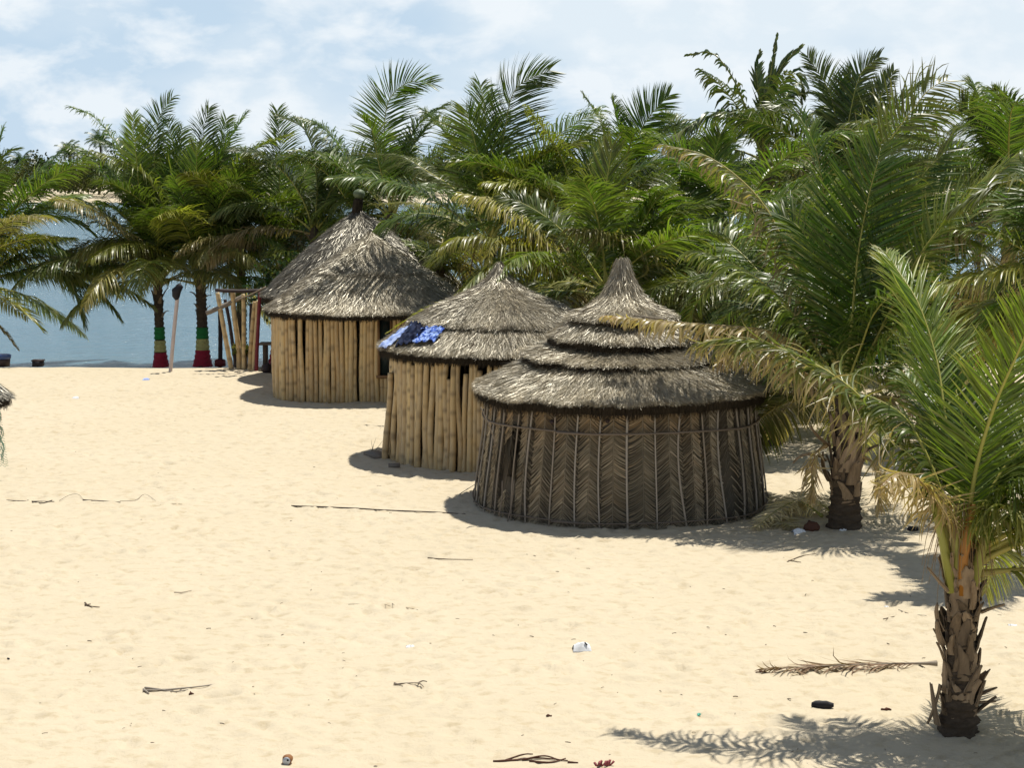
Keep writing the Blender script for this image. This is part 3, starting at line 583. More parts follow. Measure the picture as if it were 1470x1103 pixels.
# palms standing behind the huts ------------------------------------------------
BEH = [
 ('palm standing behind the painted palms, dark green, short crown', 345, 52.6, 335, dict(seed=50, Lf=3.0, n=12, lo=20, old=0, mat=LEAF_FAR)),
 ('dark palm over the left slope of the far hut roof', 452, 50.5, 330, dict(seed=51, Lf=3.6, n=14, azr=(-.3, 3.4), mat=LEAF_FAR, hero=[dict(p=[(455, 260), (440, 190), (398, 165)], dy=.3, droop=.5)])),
 ('palm whose frond arches left above the finial of the far hut', 528, 49.5, 330, dict(seed=52, Lf=3.4, n=12, azr=(-.2, 3.3), hero=[dict(p=[(510, 250), (491, 217), (461, 181), (426, 168)], dy=.5, droop=1.), dict(p=[(500, 290), (470, 250), (425, 222)], dy=-.5, droop=.6)])),
 ('tall palm right behind the finial, plume bent to the right', 562, 48.5, 310, dict(seed=53, Lf=3.6, n=13, azr=(-.2, 3.3), hero=[dict(p=[(552, 227), (556, 150), (586, 118), (622, 120)], dy=.2, droop=.2, side=(1, .2, 0), Lm=1.15), dict(p=[(575, 240), (600, 180), (640, 150)], dy=.7, droop=.6), dict(p=[(545, 240), (535, 190), (520, 170)], dy=-.4, droop=.3)])),
 ('big palm between the far hut and the middle hut, broad upright frond', 703, 41.5, 345, dict(seed=54, Lf=4.0, n=19, azr=(-.9, 3.2), Lm=1.05, hero=[
   dict(p=[(697, 276), (685, 217), (669, 158)], dy=-.5, side=(1, .15, 0), droop=.15, Lm=1.3, wind=-.15, yel=.15),
   dict(p=[(715, 260), (726, 178), (742, 125), (790, 100)], dy=.5, side=(1, .2, 0), droop=.15, Lm=1.2, wind=.5),
   dict(p=[(657, 276), (615, 247), (576, 225), (516, 220)], dy=5, Lm=.55, droop=1.0, brown=.15, yel=.2),
   dict(p=[(670, 325), (648, 315), (625, 302), (589, 292), (530, 293)], dy=6.5, Lm=.45, droop=.9, brown=.3, yel=.35),
   dict(p=[(740, 290), (790, 245), (840, 240)], dy=-.3, droop=.8), dict(p=[(665, 250), (640, 190), (610, 160)], dy=.8, droop=.6), dict(p=[(700, 240), (696, 160), (690, 122)], dy=1.0, side=(1, .5, 0), droop=.4)])),
 ('bushy palm low behind the gap between the far and middle huts', 632, 44.5, 375, dict(seed=55, Lf=3.4, n=14, yel=.2, azr=(-.2, 2.1), old=0)),
 ('palm behind the middle hut with a bare yellow midrib pointing left', 822, 40.5, 345, dict(seed=56, Lf=3.7, n=18, hero=[dict(p=[(824, 282), (800, 214), (757, 153)], dy=-.4, droop=1.1, Lm=.7, yel=.4), dict(p=[(800, 300), (770, 270), (700, 262)], dy=-.8, droop=.8, yel=.5)])),
 ('low palm just behind the middle hut peak with brown hanging fronds', 850, 36.2, 438, dict(seed=57, Lf=3.0, n=13, brown=.12, hero=[
   dict(p=[(848, 425), (815, 390), (772, 365), (738, 358)], dy=-.5, droop=1.6, brown=.65, curl=.2, Lm=.6, mr=.04),
   dict(p=[(800, 370), (746, 315), (706, 289), (661, 279)], dy=-.2, droop=1.3, brown=.4, yel=.35, mr=.03),
   dict(p=[(800, 385), (734, 352), (669, 341), (633, 356)], dy=-1., droop=1.3, brown=.15, yel=.5),
   dict(p=[(780, 436), (720, 431), (669, 429), (610, 445), (556, 478)], dy=.6, droop=.25, yel=.6, brown=.1, Lm=.28),
   dict(p=[(770, 365), (720, 345), (704, 362), (698, 412)], dy=-1.5, droop=.5, yel=.85, Lm=.4)])),
 ('palm behind the front hut tip with one upright oval frond', 872, 34.2, 415, dict(seed=58, Lf=3.0, n=13, Lm=.85, yel=.14, hero=[
   dict(p=[(863, 340), (870, 269), (879, 208)], dy=-.3, side=(1, .1, 0), droop=.05, Lm=.95, brown=.1, yel=.28, fwd=(50, 25), nl=80),
   dict(p=[(930, 390), (900, 352), (860, 334), (819, 328)], dy=-1., droop=1.4, brown=.35, yel=.35), dict(p=[(905, 350), (940, 290), (960, 270)], dy=-.4, droop=.6)])),
 ('palm whose three thin plumes stand above the front hut tip', 895, 46, 290, dict(seed=59, Lf=3.3, n=18, hero=[dict(p=[(880, 230), (860, 172), (836, 134)], dy=.1, droop=.8, Lm=.6), dict(p=[(893, 210), (884, 165), (878, 140)], dy=.1, droop=.5, Lm=.7), dict(p=[(914, 205), (930, 170), (960, 137)], dy=.1, side=(1, .2, 0), droop=.2, Lm=1.1)])),
 ('palm filling the gap above the right slope of the front hut', 985, 36, 430, dict(seed=60, Lf=3.6, n=18, Lm=1.0)),
 ('bushy palm behind the front hut, under the tattered tall palm', 1050, 38, 345, dict(seed=61, Lf=3.6, n=18, hero=[dict(p=[(1035, 280), (1025, 230), (1035, 190)], dy=-.5, side=(1, .3, 0), droop=.3), dict(p=[(1015, 290), (990, 250), (960, 260)], dy=-.4, droop=1.)])),
 ('tallest palm, its wind-torn dark crown standing highest above the others', 1098, 43.5, 225, dict(seed=62, Lf=2.9, n=13, Lm=.7, nl=34, wd=.075, mat=LEAF_FAR, drp=1.2, brown=.12, yel=.0, hero=[
   dict(p=[(1068, 148), (1048, 105), (1022, 76), (990, 78)], dy=-.2, droop=1.1, Lm=.5, wd=.1, nl=30, wind=-.2, split=.3, mr=.04),
   dict(p=[(1100, 148), (1108, 95), (1115, 52)], dy=-.1, side=(1, .4, 0), droop=.0, Lm=.35, wd=.12, nl=26, fwd=(18, 8), mr=.05),
   dict(p=[(1104, 140), (1122, 95), (1148, 68)], dy=.1, side=(1, .3, 0), droop=.1, Lm=.5, wd=.1, nl=24, fwd=(25, 10), mr=.04),
   dict(p=[(1090, 145), (1086, 105), (1090, 78)], dy=.2, side=(1, .3, 0), droop=.3, Lm=.5, wd=.1, nl=24, fwd=(35, 15), mr=.04),
   dict(p=[(1115, 150), (1135, 108), (1150, 112), (1150, 140)], dy=.1, droop=1.2, Lm=.7, wd=.1, nl=24),
   dict(p=[(1075, 180), (1040, 160), (1000, 175), (960, 200)], dy=-.4, droop=1.4, Lm=.9, wd=.08, nl=40),
   dict(p=[(1110, 170), (1135, 140), (1166, 132)], dy=.1, droop=.8, Lm=.5, wd=.1, nl=20)])),
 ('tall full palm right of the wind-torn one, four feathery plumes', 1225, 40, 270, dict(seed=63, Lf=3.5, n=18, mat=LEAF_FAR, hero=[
   dict(p=[(1205, 190), (1189, 128), (1159, 80)], dy=.1, side=(1, .2, 0), droop=.2, Lm=.8), dict(p=[(1216, 205), (1222, 154), (1236, 105), (1262, 82)], dy=-.2, side=(1, .1, 0), droop=.3, Lm=.8),
   dict(p=[(1235, 200), (1258, 150), (1283, 102)], dy=.3, side=(1, .5, 0), droop=.4, Lm=.7), dict(p=[(1215, 200), (1210, 150), (1222, 110)], dy=.8, droop=.4)])),
 ('palm at the right with a folded frond pointing up and left', 1450, 33, 300, dict(seed=64, Lf=3.4, n=17, hero=[dict(p=[(1440, 240), (1424, 207), (1400, 169), (1377, 142)], dy=-.4, side=(.9, .5, .2), droop=.3, Lm=.7, yel=.2), dict(p=[(1415, 260), (1370, 245), (1330, 265)], dy=-.3, droop=1.2, brown=.2), dict(p=[(1455, 230), (1470, 180), (1490, 160)], dy=.3, droop=.4)])),
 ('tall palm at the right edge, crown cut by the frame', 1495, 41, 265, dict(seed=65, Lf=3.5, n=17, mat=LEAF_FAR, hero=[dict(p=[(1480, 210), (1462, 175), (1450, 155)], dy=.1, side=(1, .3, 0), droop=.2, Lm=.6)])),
 ('palm behind the right-hand palms, lit green in the middle of the thicket', 1130, 33.5, 440, dict(seed=66, Lf=3.5, n=18, Lm=1.0, yel=.14)),
 ('low wide palm behind the nearest palm, near the right edge', 1350, 35, 420, dict(seed=67, Lf=3.4, n=18)),
 ('palm beyond the right edge, light fronds reaching in above the nearest palm', 1545, 22.5, 440, dict(seed=68, Lf=2.6, n=10, Lm=.8, azr=(1.2, 2.4), hero=[
   dict(p=[(1500, 400), (1470, 387), (1399, 397), (1339, 417)], dy=-.3, droop=.9, brown=.2, yel=.4, Lm=.6, nl=90), dict(p=[(1510, 390), (1470, 359), (1425, 338), (1380, 330)], dy=.1, droop=.6, yel=.25, Lm=.7, nl=90),
   dict(p=[(1520, 350), (1470, 262), (1420, 275), (1370, 300)], dy=.3, droop=.8, brown=.12, yel=.25, Lm=.8, nl=90), dict(p=[(1500, 440), (1450, 440), (1400, 470)], dy=.3, droop=.9, Lm=.7, nl=90)])),
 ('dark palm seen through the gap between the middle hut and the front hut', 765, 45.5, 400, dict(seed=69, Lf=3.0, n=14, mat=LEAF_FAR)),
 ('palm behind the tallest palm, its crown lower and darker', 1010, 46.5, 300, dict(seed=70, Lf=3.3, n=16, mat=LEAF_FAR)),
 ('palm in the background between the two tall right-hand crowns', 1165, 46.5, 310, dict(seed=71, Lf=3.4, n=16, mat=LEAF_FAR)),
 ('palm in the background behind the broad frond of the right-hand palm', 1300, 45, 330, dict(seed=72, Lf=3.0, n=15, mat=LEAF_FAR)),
]
for lab, px, Y, cy, kw in BEH:
    k = dict(Lm=.95, nl=118, wd=.038, seg=3, stubs=3, lo=-8, old=1, n=13); k.update(kw); k['n'] = min(k['n'], 12)
    r_ = random.Random(k['seed']); X = at(px, 500, Y)[0]
    palm(lab, (X + r_.uniform(-.3, .3), Y), cw(px, cy, Y), **k)

# ------------------------------------------------------------------ huts
def ring(th, rad, n=2.0):
    c, s = np.cos(th), np.sin(th)
    return np.stack([np.sign(c) * np.abs(c) ** (2 / n) * rad, np.sign(s) * np.abs(s) ** (2 / n) * rad], -1)
def thatch_tier(parent, c, prof, n=2., count=9000, L=(.14, .30), wd=.009, seed=0, dim=1., th=.09, ragged=.05, pale=.5, name='thatch_layer', soft=False, rust=0.):
    """prof: [(r, z)] from the top down.  a solid dark core under a coat of loose stalks"""
    r = np.random.default_rng(seed); pr = np.array(prof, float); nt_ = 120
    if soft: th = .05; ragged = .10
    thv = np.linspace(0, 2 * np.pi, nt_, endpoint=False); g = G()
    nz = wob(np.cos(thv) * 3 + seed, np.sin(thv) * 3, 2.) * ragged + .05 * np.sin(thv + seed * 2.1) + .05 * np.sin(2 * thv + seed)
    rows = [(a * .93 - .03, z_ - .055) for a, z_ in pr]; rows[-1] = (pr[-1][0] - .035, pr[-1][1] - .02)
    rows += [(pr[-1][0] - .035, pr[-1][1] - th * .9), (pr[-1][0] - .16, pr[-1][1] - th * 1.1), (max(.02, pr[0][0] - .05) if len(pr) < 5 else .04, pr[-1][1] - th * 1.15)]
    V = []
    for k, (rr, z_) in enumerate(rows):
        xy = ring(thv, max(rr, .01), n) * (1 + (nz[:, None] * .4 / max(rr, .3) if k >= len(pr) - 1 and k < len(rows) - 1 else 0))
        V.append(np.column_stack([xy + c[:2], np.full(nt_, z_ + c[2]) + nz * .3]))
    g.add(np.vstack(V), grid_faces(len(rows), nt_, True), (0, 0, 1), 1)
    seg = np.concatenate([[0], np.cumsum(np.hypot(*np.diff(pr, axis=0).T))]); tot = seg[-1]
    # denser where the ring is longer
    s = r.random(count * 3) * tot; rr = np.interp(s, seg, pr[:, 0]); k = r.random(len(s)) < (rr + .08) / (pr[:, 0].max() + .08); s = s[k][:count]
    ne = int(len(s) * .28); s[:ne] = tot - r.uniform(0, .16, ne)
    M = len(s); t = r.uniform(0, 2 * np.pi, M); Ln = r.uniform(*L, M)
    clump = wob(np.cos(t) * 6 + seed, np.sin(t) * 6 + s * 1.2, 3)
    K = 4; dth = r.normal(0, .055, M) / np.maximum(np.interp(s, seg, pr[:, 0]), .3) ; lift = np.abs(r.normal(0, .022, M)) + .004
    lim = tot + .015 + r.normal(0, .022, M) + clump * ragged * .7
    pts = []
    for j in range(K):
        f = j / (K - 1); sj = np.minimum(s + Ln * f - Ln * .5, lim); over = np.maximum(sj - tot, 0); sc = np.clip(sj, 0, tot)
        R_ = np.interp(sc, seg, pr[:, 0]); Z_ = np.interp(sc, seg, pr[:, 1])
        a = t + dth * f; xy = ring(a, 1., n) * (R_ + over * .8 + lift * f * .6)[:, None]
        pts.append(np.column_stack([xy + c[:2], Z_ - over * .6 + lift * (.3 + f) + c[2] + np.interp(a % (2 * np.pi), thv, nz, period=2 * np.pi) * .3]))
    Q = np.stack(pts, 1); D = nrm(np.gradient(Q, axis=1) + 1e-6)
    rv = nrm(r.normal(0, 1, (M, 1, 3)) + np.stack([-np.sin(t), np.cos(t), 0 * t], -1)[:, None] * 1.2)
    wv = nrm(rv - (rv * D).sum(-1, keepdims=True) * D); hw = wd * .42 * np.array([.8, 1, .8, .25])[None, :, None] * r.uniform(.6, 1.3, M)[:, None, None]
    V = np.stack([Q - wv * hw, Q + wv * hw], 2).reshape(-1, 3)
    pl = np.clip(pale + r.normal(0, .34, M) + clump * .22, 0, 1); rd = np.clip(rust + r.normal(-.1, .22, M) + (clump < -.6) * .35, 0, 1); b_ = r.uniform(.62, 1.2, M) * dim * (1 + .16 * wob(np.cos(t) * 14 + seed, s * 5, 2))
    col = np.repeat(np.stack([pl, rd, b_], -1), K * 2, axis=0)
    f0 = grid_faces(K, 2); fa = (f0[None] + (np.arange(M) * K * 2)[:, None, None]).reshape(-1, 4)
    g.add(V, fa, col, 0)
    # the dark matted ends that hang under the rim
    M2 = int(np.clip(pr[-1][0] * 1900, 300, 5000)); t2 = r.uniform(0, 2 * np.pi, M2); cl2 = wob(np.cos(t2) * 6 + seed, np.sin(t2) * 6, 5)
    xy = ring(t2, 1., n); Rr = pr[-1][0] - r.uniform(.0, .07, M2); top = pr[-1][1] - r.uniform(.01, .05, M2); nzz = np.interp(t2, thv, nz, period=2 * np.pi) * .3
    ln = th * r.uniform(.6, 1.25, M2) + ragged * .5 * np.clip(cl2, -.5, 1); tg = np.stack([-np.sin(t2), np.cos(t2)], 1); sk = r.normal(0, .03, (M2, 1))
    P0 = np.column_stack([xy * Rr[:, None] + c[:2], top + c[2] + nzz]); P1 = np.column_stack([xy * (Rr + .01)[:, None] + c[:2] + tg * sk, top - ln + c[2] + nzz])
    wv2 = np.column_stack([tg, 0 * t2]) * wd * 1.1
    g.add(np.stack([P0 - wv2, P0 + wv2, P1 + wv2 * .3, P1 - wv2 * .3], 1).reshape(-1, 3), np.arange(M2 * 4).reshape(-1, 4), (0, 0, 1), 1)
    return g.build(name, [THATCH, CORE], parent, smooth=False)

def pole(parent, p0, p1, rad, seed, mat=BAMBOO, name='bamboo_pole', node=.3, sides=8, bend=.02, into=None):
    r = np.random.default_rng(seed); p0 = np.array(p0, float); p1 = np.array(p1, float); Lp = np.linalg.norm(p1 - p0)
    n = 30; s = np.linspace(0, 1, n); off = r.normal(0, bend, 3); off2 = r.normal(0, bend * .6, 3)
    P = p0 + (p1 - p0) * s[:, None] + np.sin(s * np.pi)[:, None] * off + np.sin(s * 2 * np.pi)[:, None] * off2
    ph = r.uniform(0, node); nd = np.abs(((s * Lp + ph) % node) - node * .5) < (Lp / n) * .55
    rd = rad * (1 - .15 * s) + nd * rad * .09; col = np.stack([nd * r.uniform(.1, .6), s * 0, s * 0 + 1], 1)
    if into is not None: tube(into, P, rd, sides, col); return
    g = G(); tube(g, P, rd, sides, col); return g.build(name, mat, parent)

# ---- front hut: woven palm-leaf wall
HC = gnd(889, 760); HC = np.array([at(889, 721, 27.75)[0], 27.75, 0.])
hut1 = empty('round_hut', (HC[0], HC[1], 0)); tag(hut1, 'front hut of woven palm-leaf panels under a four-tiered thatch roof', 'hut', 'thatched beach huts')
Rb, Rt, WH, NX = 2.22, 2.03, 1.78, 2.35
def wallp(th, z, off=0.):
    rr = Rb + (Rt - Rb) * sm(z / WH * .9 + .1) + off; xy = ring(th, 1., NX); return np.stack([HC[0] + xy[..., 0] * rr, HC[1] + xy[..., 1] * rr, z + 0 * th], -1)
xr_ = np.array([690, 701, 716, 738, 757, 787, 820, 852, 888, 926, 965, 992, 1020, 1045, 1066, 1082, 1091]); ct = np.clip((xr_ - 889) / 203., -1, 1)
fth = -np.arccos(np.sign(ct) * np.abs(ct) ** (NX / 2)); fth = np.sort(fth)      # front half, from -pi to 0
bth = np.linspace(fth[-1] + .12, fth[0] + 2 * np.pi - .12, 20)
RT = np.concatenate([fth, bth]); RT = np.append(RT, RT[0] + 2 * np.pi)
rw = np.random.default_rng(17)
lean = rw.normal(0, .012, len(RT))
for i in range(len(RT) - 1):
    a, b_ = RT[i], RT[i + 1]; torn = (i == 2); frayed = (i == 12); back = i >= len(fth)
    la, lb = lean[i], lean[(i + 1) % (len(RT) - 1)]
    g = G(); zt = WH + .08
    nr, ncn = 13, 4; Zs = np.linspace(0, zt, nr); Ts = np.linspace(a, b_, ncn)
    TT, ZZ = np.meshgrid(Ts, Zs); off = -.028 - .02 * rw.random(); Vb = wallp(TT, ZZ, off)
    fb = grid_faces(nr, ncn); 
    if torn: fb = np.array([f for f in fb if not (.5 < ZZ.ravel()[f[0]] < 1.25 and f[0] % ncn != 0)])
    g.add(Vb.reshape(-1, 3), fb, (0, .1, .42))
    w_half = .5 * (b_ - a); zz = -.12; wphase = rw.uniform(0, 6); step = .019 if not back else .05
    while zz < zt + .12:
        zz += step * rw.uniform(.8, 1.2)
        if torn and .45 < zz < 1.3 and rw.random() < .93: continue
        if frayed and .2 < zz < 1.05 and rw.random() < .6: continue
        if rw.random() < .02: continue
        for sg in (-1, 1):
            th0 = .5 * (a + b_) + .004 * sg; reach = rw.uniform(.90, 1.06); th1 = .5 * (a + b_) + sg * w_half * reach
            wid_m = abs(w_half) * 2.15 * reach; drop = min(wid_m * rw.uniform(.72, .98), .27)
            off0 = .012 + .010 * rw.random() + .006 * math.sin(zz * 5 + wphase); n_ = 5; f = np.linspace(0, 1, n_)
            tt = th0 + (th1 - th0) * f; z_ = zz - drop * f + (.004 * np.sin(f * 5 + wphase) if not frayed else -.05 * f * rw.random())
            oo = off0 + (.016 * np.sin(f * np.pi * 2 + sg * 1.3 + zz * 90)) * .6 - .014 * f
            if frayed and .2 < zz < 1.1: oo = oo + rw.uniform(0, .08) * f
            z_ = np.maximum(z_, .0)
            hw = .0082 * rw.uniform(.7, 1.1)
            A = wallp(tt, np.clip(z_ + hw, 0, zt), 0); B = wallp(tt, np.clip(z_ - hw, 0, zt), 0)
            xy = ring(tt, 1., NX); nv = np.column_stack([xy, 0 * tt]); nv = nrm(nv)
            A = A + nv * (oo + .004)[:, None]; B = B + nv * (oo - .005)[:, None]
            cc = np.clip(rw.normal(.35, .22) + .12 * math.sin(zz * 3 + wphase), 0, 1); ff = max(0, rw.normal(.0, .15)) + (.55 * max(0, (zz - 1.15) / .6) * (a < -1.2))
            g.add(np.stack([A, B], 1).reshape(-1, 3), grid_faces(n_, 2), (cc, min(1, ff), rw.uniform(.65, 1.25)))
    # midrib running down the middle of the leaf
    if not (torn or frayed):
        zs = np.linspace(0, zt, 8); tube(g, wallp(np.full(8, .5 * (a + b_)), zs, .012), .006, 4, (.5, .1, .8))
    o = g.build('woven_panel', WOVEN, hut1, smooth=False)
    if torn: o['label'] = 'torn panel with a ragged hole'
    elif frayed: o['label'] = 'frayed panel with loose strips'
    # rib pole
    zs = np.linspace(-.02, WH + .02, 10); tl = a + lean[i] * np.sin(np.linspace(0, 3, 10)) * 1.5
    g = G(); tube(g, wallp(tl, zs, .045), rw.uniform(.012, .017), 6, (0, rw.uniform(.25, .8), 1), jit=.08); g.build('rib_pole', STICK, hut1)
for hgt, rr_, nm in ((1.36, .017, 'tie_rail'), (.09, .011, 'tie_rail')):
    for k in range(3):
        a0 = -np.pi - .12 + k * 1.25; th_ = np.linspace(a0, a0 + (1.45 if k < 2 else 1.0), 24)
        g = G(); tube(g, wallp(th_, hgt + .012 * np.sin(th_ * 5 + k) + .03 * (k == 0) * np.linspace(1, 0, 24) + (.03 if hgt < .5 and k == 2 else 0) * np.linspace(0, 3, 24), .066 + .015 * (k % 2)), rr_ * np.linspace(1.15, .8, 24), 6, (.55, .15, 1), jit=.12); g.build(nm, STICK, hut1)
    th_ = np.linspace(.35, np.pi - .25, 30); g = G(); tube(g, wallp(th_, hgt + 0 * th_, .066), rr_, 6, (.2, .25, 1)); g.build(nm, STICK, hut1)
# strips dangling in the torn opening, leaning sticks at the doorway
g = G(); a_, b_ = RT[1], RT[4]
for i in range(110):
    th_ = rw.uniform(a_ + .02, b_); z0 = rw.uniform(.85, 1.3); L_ = rw.uniform(.2, .75); pts_ = []
    p = wallp(np.array(th_), z0, rw.uniform(-.05, .05)); d = np.array([rw.normal(0, .12), rw.normal(-.03, .06), -1])
    q = [p, p + d * L_ * .4 + rw.normal(0, .03, 3), p + d * L_]; tube(g, spline(q, 6), .009 * np.array([.6, 1, 1, .8, .5, .2]), 3, (rw.uniform(.1, .6), .25, rw.uniform(.4, 1)), flat=.3)
g.build('loose_strips', WOVEN, hut1)
for (x0, y0, x1, y1) in ((716, 742, 721, 690), (728, 752, 738, 690), (690, 585, 712, 640)):
    g = G(); tube(g, spline([at(x0, y0, 25.95), at((x0 + x1) / 2 + 2, (y0 + y1) / 2, 25.98), at(x1, y1, 26.02)], 8), .010, 5, (.45, .2, 1)); g.build('rib_pole', STICK, hut1)
for (x, z_) in ((793, 1.50), (868, 1.54)):   # small knots/holes under the eave
    t_ = -math.acos((x - 889) / 203.); q = wallp(np.array(t_), z_, .025); g = G(); th_ = np.linspace(0, 2 * np.pi, 9, endpoint=False)
    tube(g, [q + [0, -.0, 0], q + [0, -.05, -.01]], [.035, .025], 9); g.build('knot', DARKW, hut1)
roof = empty('roof', (0, 0, 0)); roof.parent = hut1; roof.location = (0, 0, 0)
def roof_tier(hut, tiers, c, nx, cnt, wd, seed, L=(.22, .45), **kw):
    root = None
    for k, pr in enumerate(tiers):
        o = thatch_tier(hut, c, pr, nx, cnt[k], L, wd, seed + k, name='roof' if k == len(tiers) - 1 else 'thatch_tier', **kw)
    return o
bpy.data.objects.remove(roof)
def make_roof(hut, c, tiers, nx=2., cnt=(), wd=.01, seed=0, soft=False, ths=None, **kw):
    if ths is None: ths = (kw.pop('th', .12),) * len(tiers)
    kw.pop('th', None)
    objs = [thatch_tier(hut, c, pr, nx, n_, wd=wd, seed=seed + k, th=ths[k], soft=soft and k < len(tiers) - 1, name='roof' if k == len(tiers) - 1 else 'thatch_tier', **kw) for k, (pr, n_) in enumerate(zip(tiers, cnt))]
    for o in objs[:-1]: o.parent = objs[-1]
    return objs[-1]
AX = at(897, 372, 27.75)[0] - HC[0]
roof1 = make_roof(hut1, HC + [AX * .3, 0, 0], [
  [(.09, 3.74), (.13, 3.60), (.19, 3.42), (.33, 3.16), (.54, 3.00), (.86, 2.84)],
  [(.70, 2.84), (.84, 2.75), (1.14, 2.54)],
  [(1.00, 2.49), (1.14, 2.41), (1.54, 2.28)],
  [(1.38, 2.24), (1.54, 2.15), (1.9, 1.97), (2.27, 1.78)]], 2.08, (30000, 22000, 30000, 84000), .0062, 100, ths=(.07, .13, .12, .14), pale=.62, ragged=.09)
g = G()
for z_, r_ in ((3.42, .185), (3.30, .24), (3.60, .11)):
    th_ = np.linspace(0, 2 * np.pi, 20); tube(g, np.column_stack([HC[0] + AX * .3 + r_ * np.cos(th_), HC[1] + r_ * np.sin(th_), z_ + .03 * np.sin(th_ * 2)]), .007, 4, (.1, .7, 1))
o = g.build('binding_cord', STICK, hut1); o.parent = roof1
for k in range(2):
    g = G(); q = HC + [.15 - .3 * k, -.75, 2.95 - .02 * k]; tube(g, [q, q + [.5, -.02, -.06]], .012, 5, (.1, .3, 1)); o = g.build('roof_stick', STICK, hut1); o.parent = roof1

# ---- middle hut: bamboo poles
Y2c = 32.45; H2 = np.array([at(717, 654, Y2c)[0], Y2c, 0.])
hut2 = empty('round_hut', H2); tag(hut2, 'middle hut of upright bamboo poles with blue washing on its thatch', 'hut', 'thatched beach huts')
rb = np.random.default_rng(23)
n2 = 134; gb = G()
for i in range(n2):
    a = 2 * np.pi * i / n2 + rb.normal(0, .006); rr = rb.uniform(.046, .062)
    hh = 1.86 if rb.random() < .55 else rb.uniform(1.52, 1.80); R0 = 1.98 + rb.normal(0, .015); R1 = 1.93 + rb.normal(0, .012); xy0 = ring(np.array(a), R0); xy1 = ring(np.array(a + rb.normal(0, .012)), R1)
    if i == int(n2 * .545): R0 = 2.1; xy0 = ring(np.array(a), 2.12); xy1 = ring(np.array(a), 2.0)
    bk = math.sin(a) > .05
    pole(hut2, [H2[0] + xy0[0], H2[1] + xy0[1], -.05], [H2[0] + xy1[0], H2[1] + xy1[1], hh], rr, 300 + i, bend=.018, node=rb.uniform(.28, .42), into=gb if bk else None)
gb.build('bamboo_back_row', BAMBOO, hut2)['kind'] = 'stuff'
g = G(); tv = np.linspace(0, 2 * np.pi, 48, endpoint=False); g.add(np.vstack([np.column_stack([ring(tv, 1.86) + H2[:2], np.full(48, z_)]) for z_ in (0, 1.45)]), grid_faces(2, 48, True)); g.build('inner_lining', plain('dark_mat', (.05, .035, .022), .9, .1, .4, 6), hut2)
for z_ in (1.9, .75):
    th_ = np.linspace(0, 2 * np.pi, 50); g = G(); tube(g, np.column_stack([ring(th_, 1.84) + H2[:2], np.full(50, z_)]), .03, 6, (.3, 0, 1)); g.build('ring_beam', STICK, hut2)
roof2 = make_roof(hut2, H2, [
  [(.05, 3.45), (.13, 3.30), (.20, 3.19), (.45, 2.99), (.80, 2.83), (1.20, 2.66), (1.62, 2.40)],
  [(1.45, 2.47), (1.80, 2.24), (2.17, 1.98)]], 2., (76000, 66000), .007, 200, ragged=.07, soft=True, pale=.45)
g = G()
for z_, r_ in ((3.22, .2), (3.12, .28)):
    th_ = np.linspace(0, 2 * np.pi, 20); tube(g, np.column_stack([H2[0] + r_ * np.cos(th_), H2[1] + r_ * np.sin(th_), z_ + .02 * np.sin(th_ * 2)]), .008, 4, (.1, .7, 1))
o = g.build('binding_cord', STICK, hut2); o.parent = roof2
pr2 = np.array([(.0, 3.5), (.13, 3.30), (.20, 3.19), (.45, 2.99), (.80, 2.83), (1.20, 2.66), (1.62, 2.42), (1.80, 2.27), (2.17, 2.0), (2.3, 1.82), (2.5, 1.55)])
def cloth(label, corners, mat, name='washed_cloth', seed=0, amp=.035):
    """a rag lying on the thatch of the middle hut: corners in pixels, laid on the cone"""
    q = []
    for (px, py) in corners:
        d = ray(px, py); o = np.array([0, 0, H]); best = None
        for Yt in np.arange(29.8, 33.5, .01):
            p = o + d * (Yt / d[1]); rr = math.hypot(p[0] - H2[0], p[1] - H2[1]); z_ = np.interp(rr, pr2[:, 0], pr2[:, 1])
            if p[2] <= z_: best = p; break
        q.append(best if best is not None else o + d * (31.8 / d[1]))
    q = np.array(q); n_ = 22; u = np.linspace(0, 1, n_); U, V_ = np.meshgrid(u, u)
    P = ((1 - U) * (1 - V_))[..., None] * q[0] + (U * (1 - V_))[..., None] * q[1] + (U * V_)[..., None] * q[2] + ((1 - U) * V_)[..., None] * q[3]
    r = np.random.default_rng(seed); P[..., 0] += .03 * wob(U * 6 + seed, V_ * 6, 1.5); P[..., 1] += .03 * wob(U * 5, V_ * 6 + seed, 1.5)
    rr = np.hypot(P[..., 0] - H2[0], P[..., 1] - H2[1]); z_ = np.interp(rr, pr2[:, 0], pr2[:, 1])
    P[..., 2] = z_ + .05 + amp * (1 + wob(U * 9 + seed, V_ * 5, 1.6))
    g = G(); P2 = P + [0, 0, -.012]; g.add(np.vstack([P.reshape(-1, 3), P2.reshape(-1, 3)]), np.vstack([grid_faces(n_, n_), grid_faces(n_, n_)[:, ::-1] + n_ * n_]))
    o = g.build(name, mat, loc=P.reshape(-1, 3).mean(0)); return tag(o, label, 'cloth', 'washing drying on the middle hut roof')
cloth('pale blue cloth hanging over the roof edge, leftmost washing on the middle hut', [(544, 502), (556, 506), (592, 474), (578, 468)], CL_PALE, seed=3)
cloth('crumpled navy black cloth between the two blue cloths on the roof', [(568, 503), (590, 500), (610, 480), (590, 471)], CL_NAVY, seed=7, amp=.06)
cloth('bright blue patterned cloth, right-hand washing on the middle hut roof', [(592, 497), (625, 496), (637, 478), (606, 477)], CL_BLUE, seed=5)

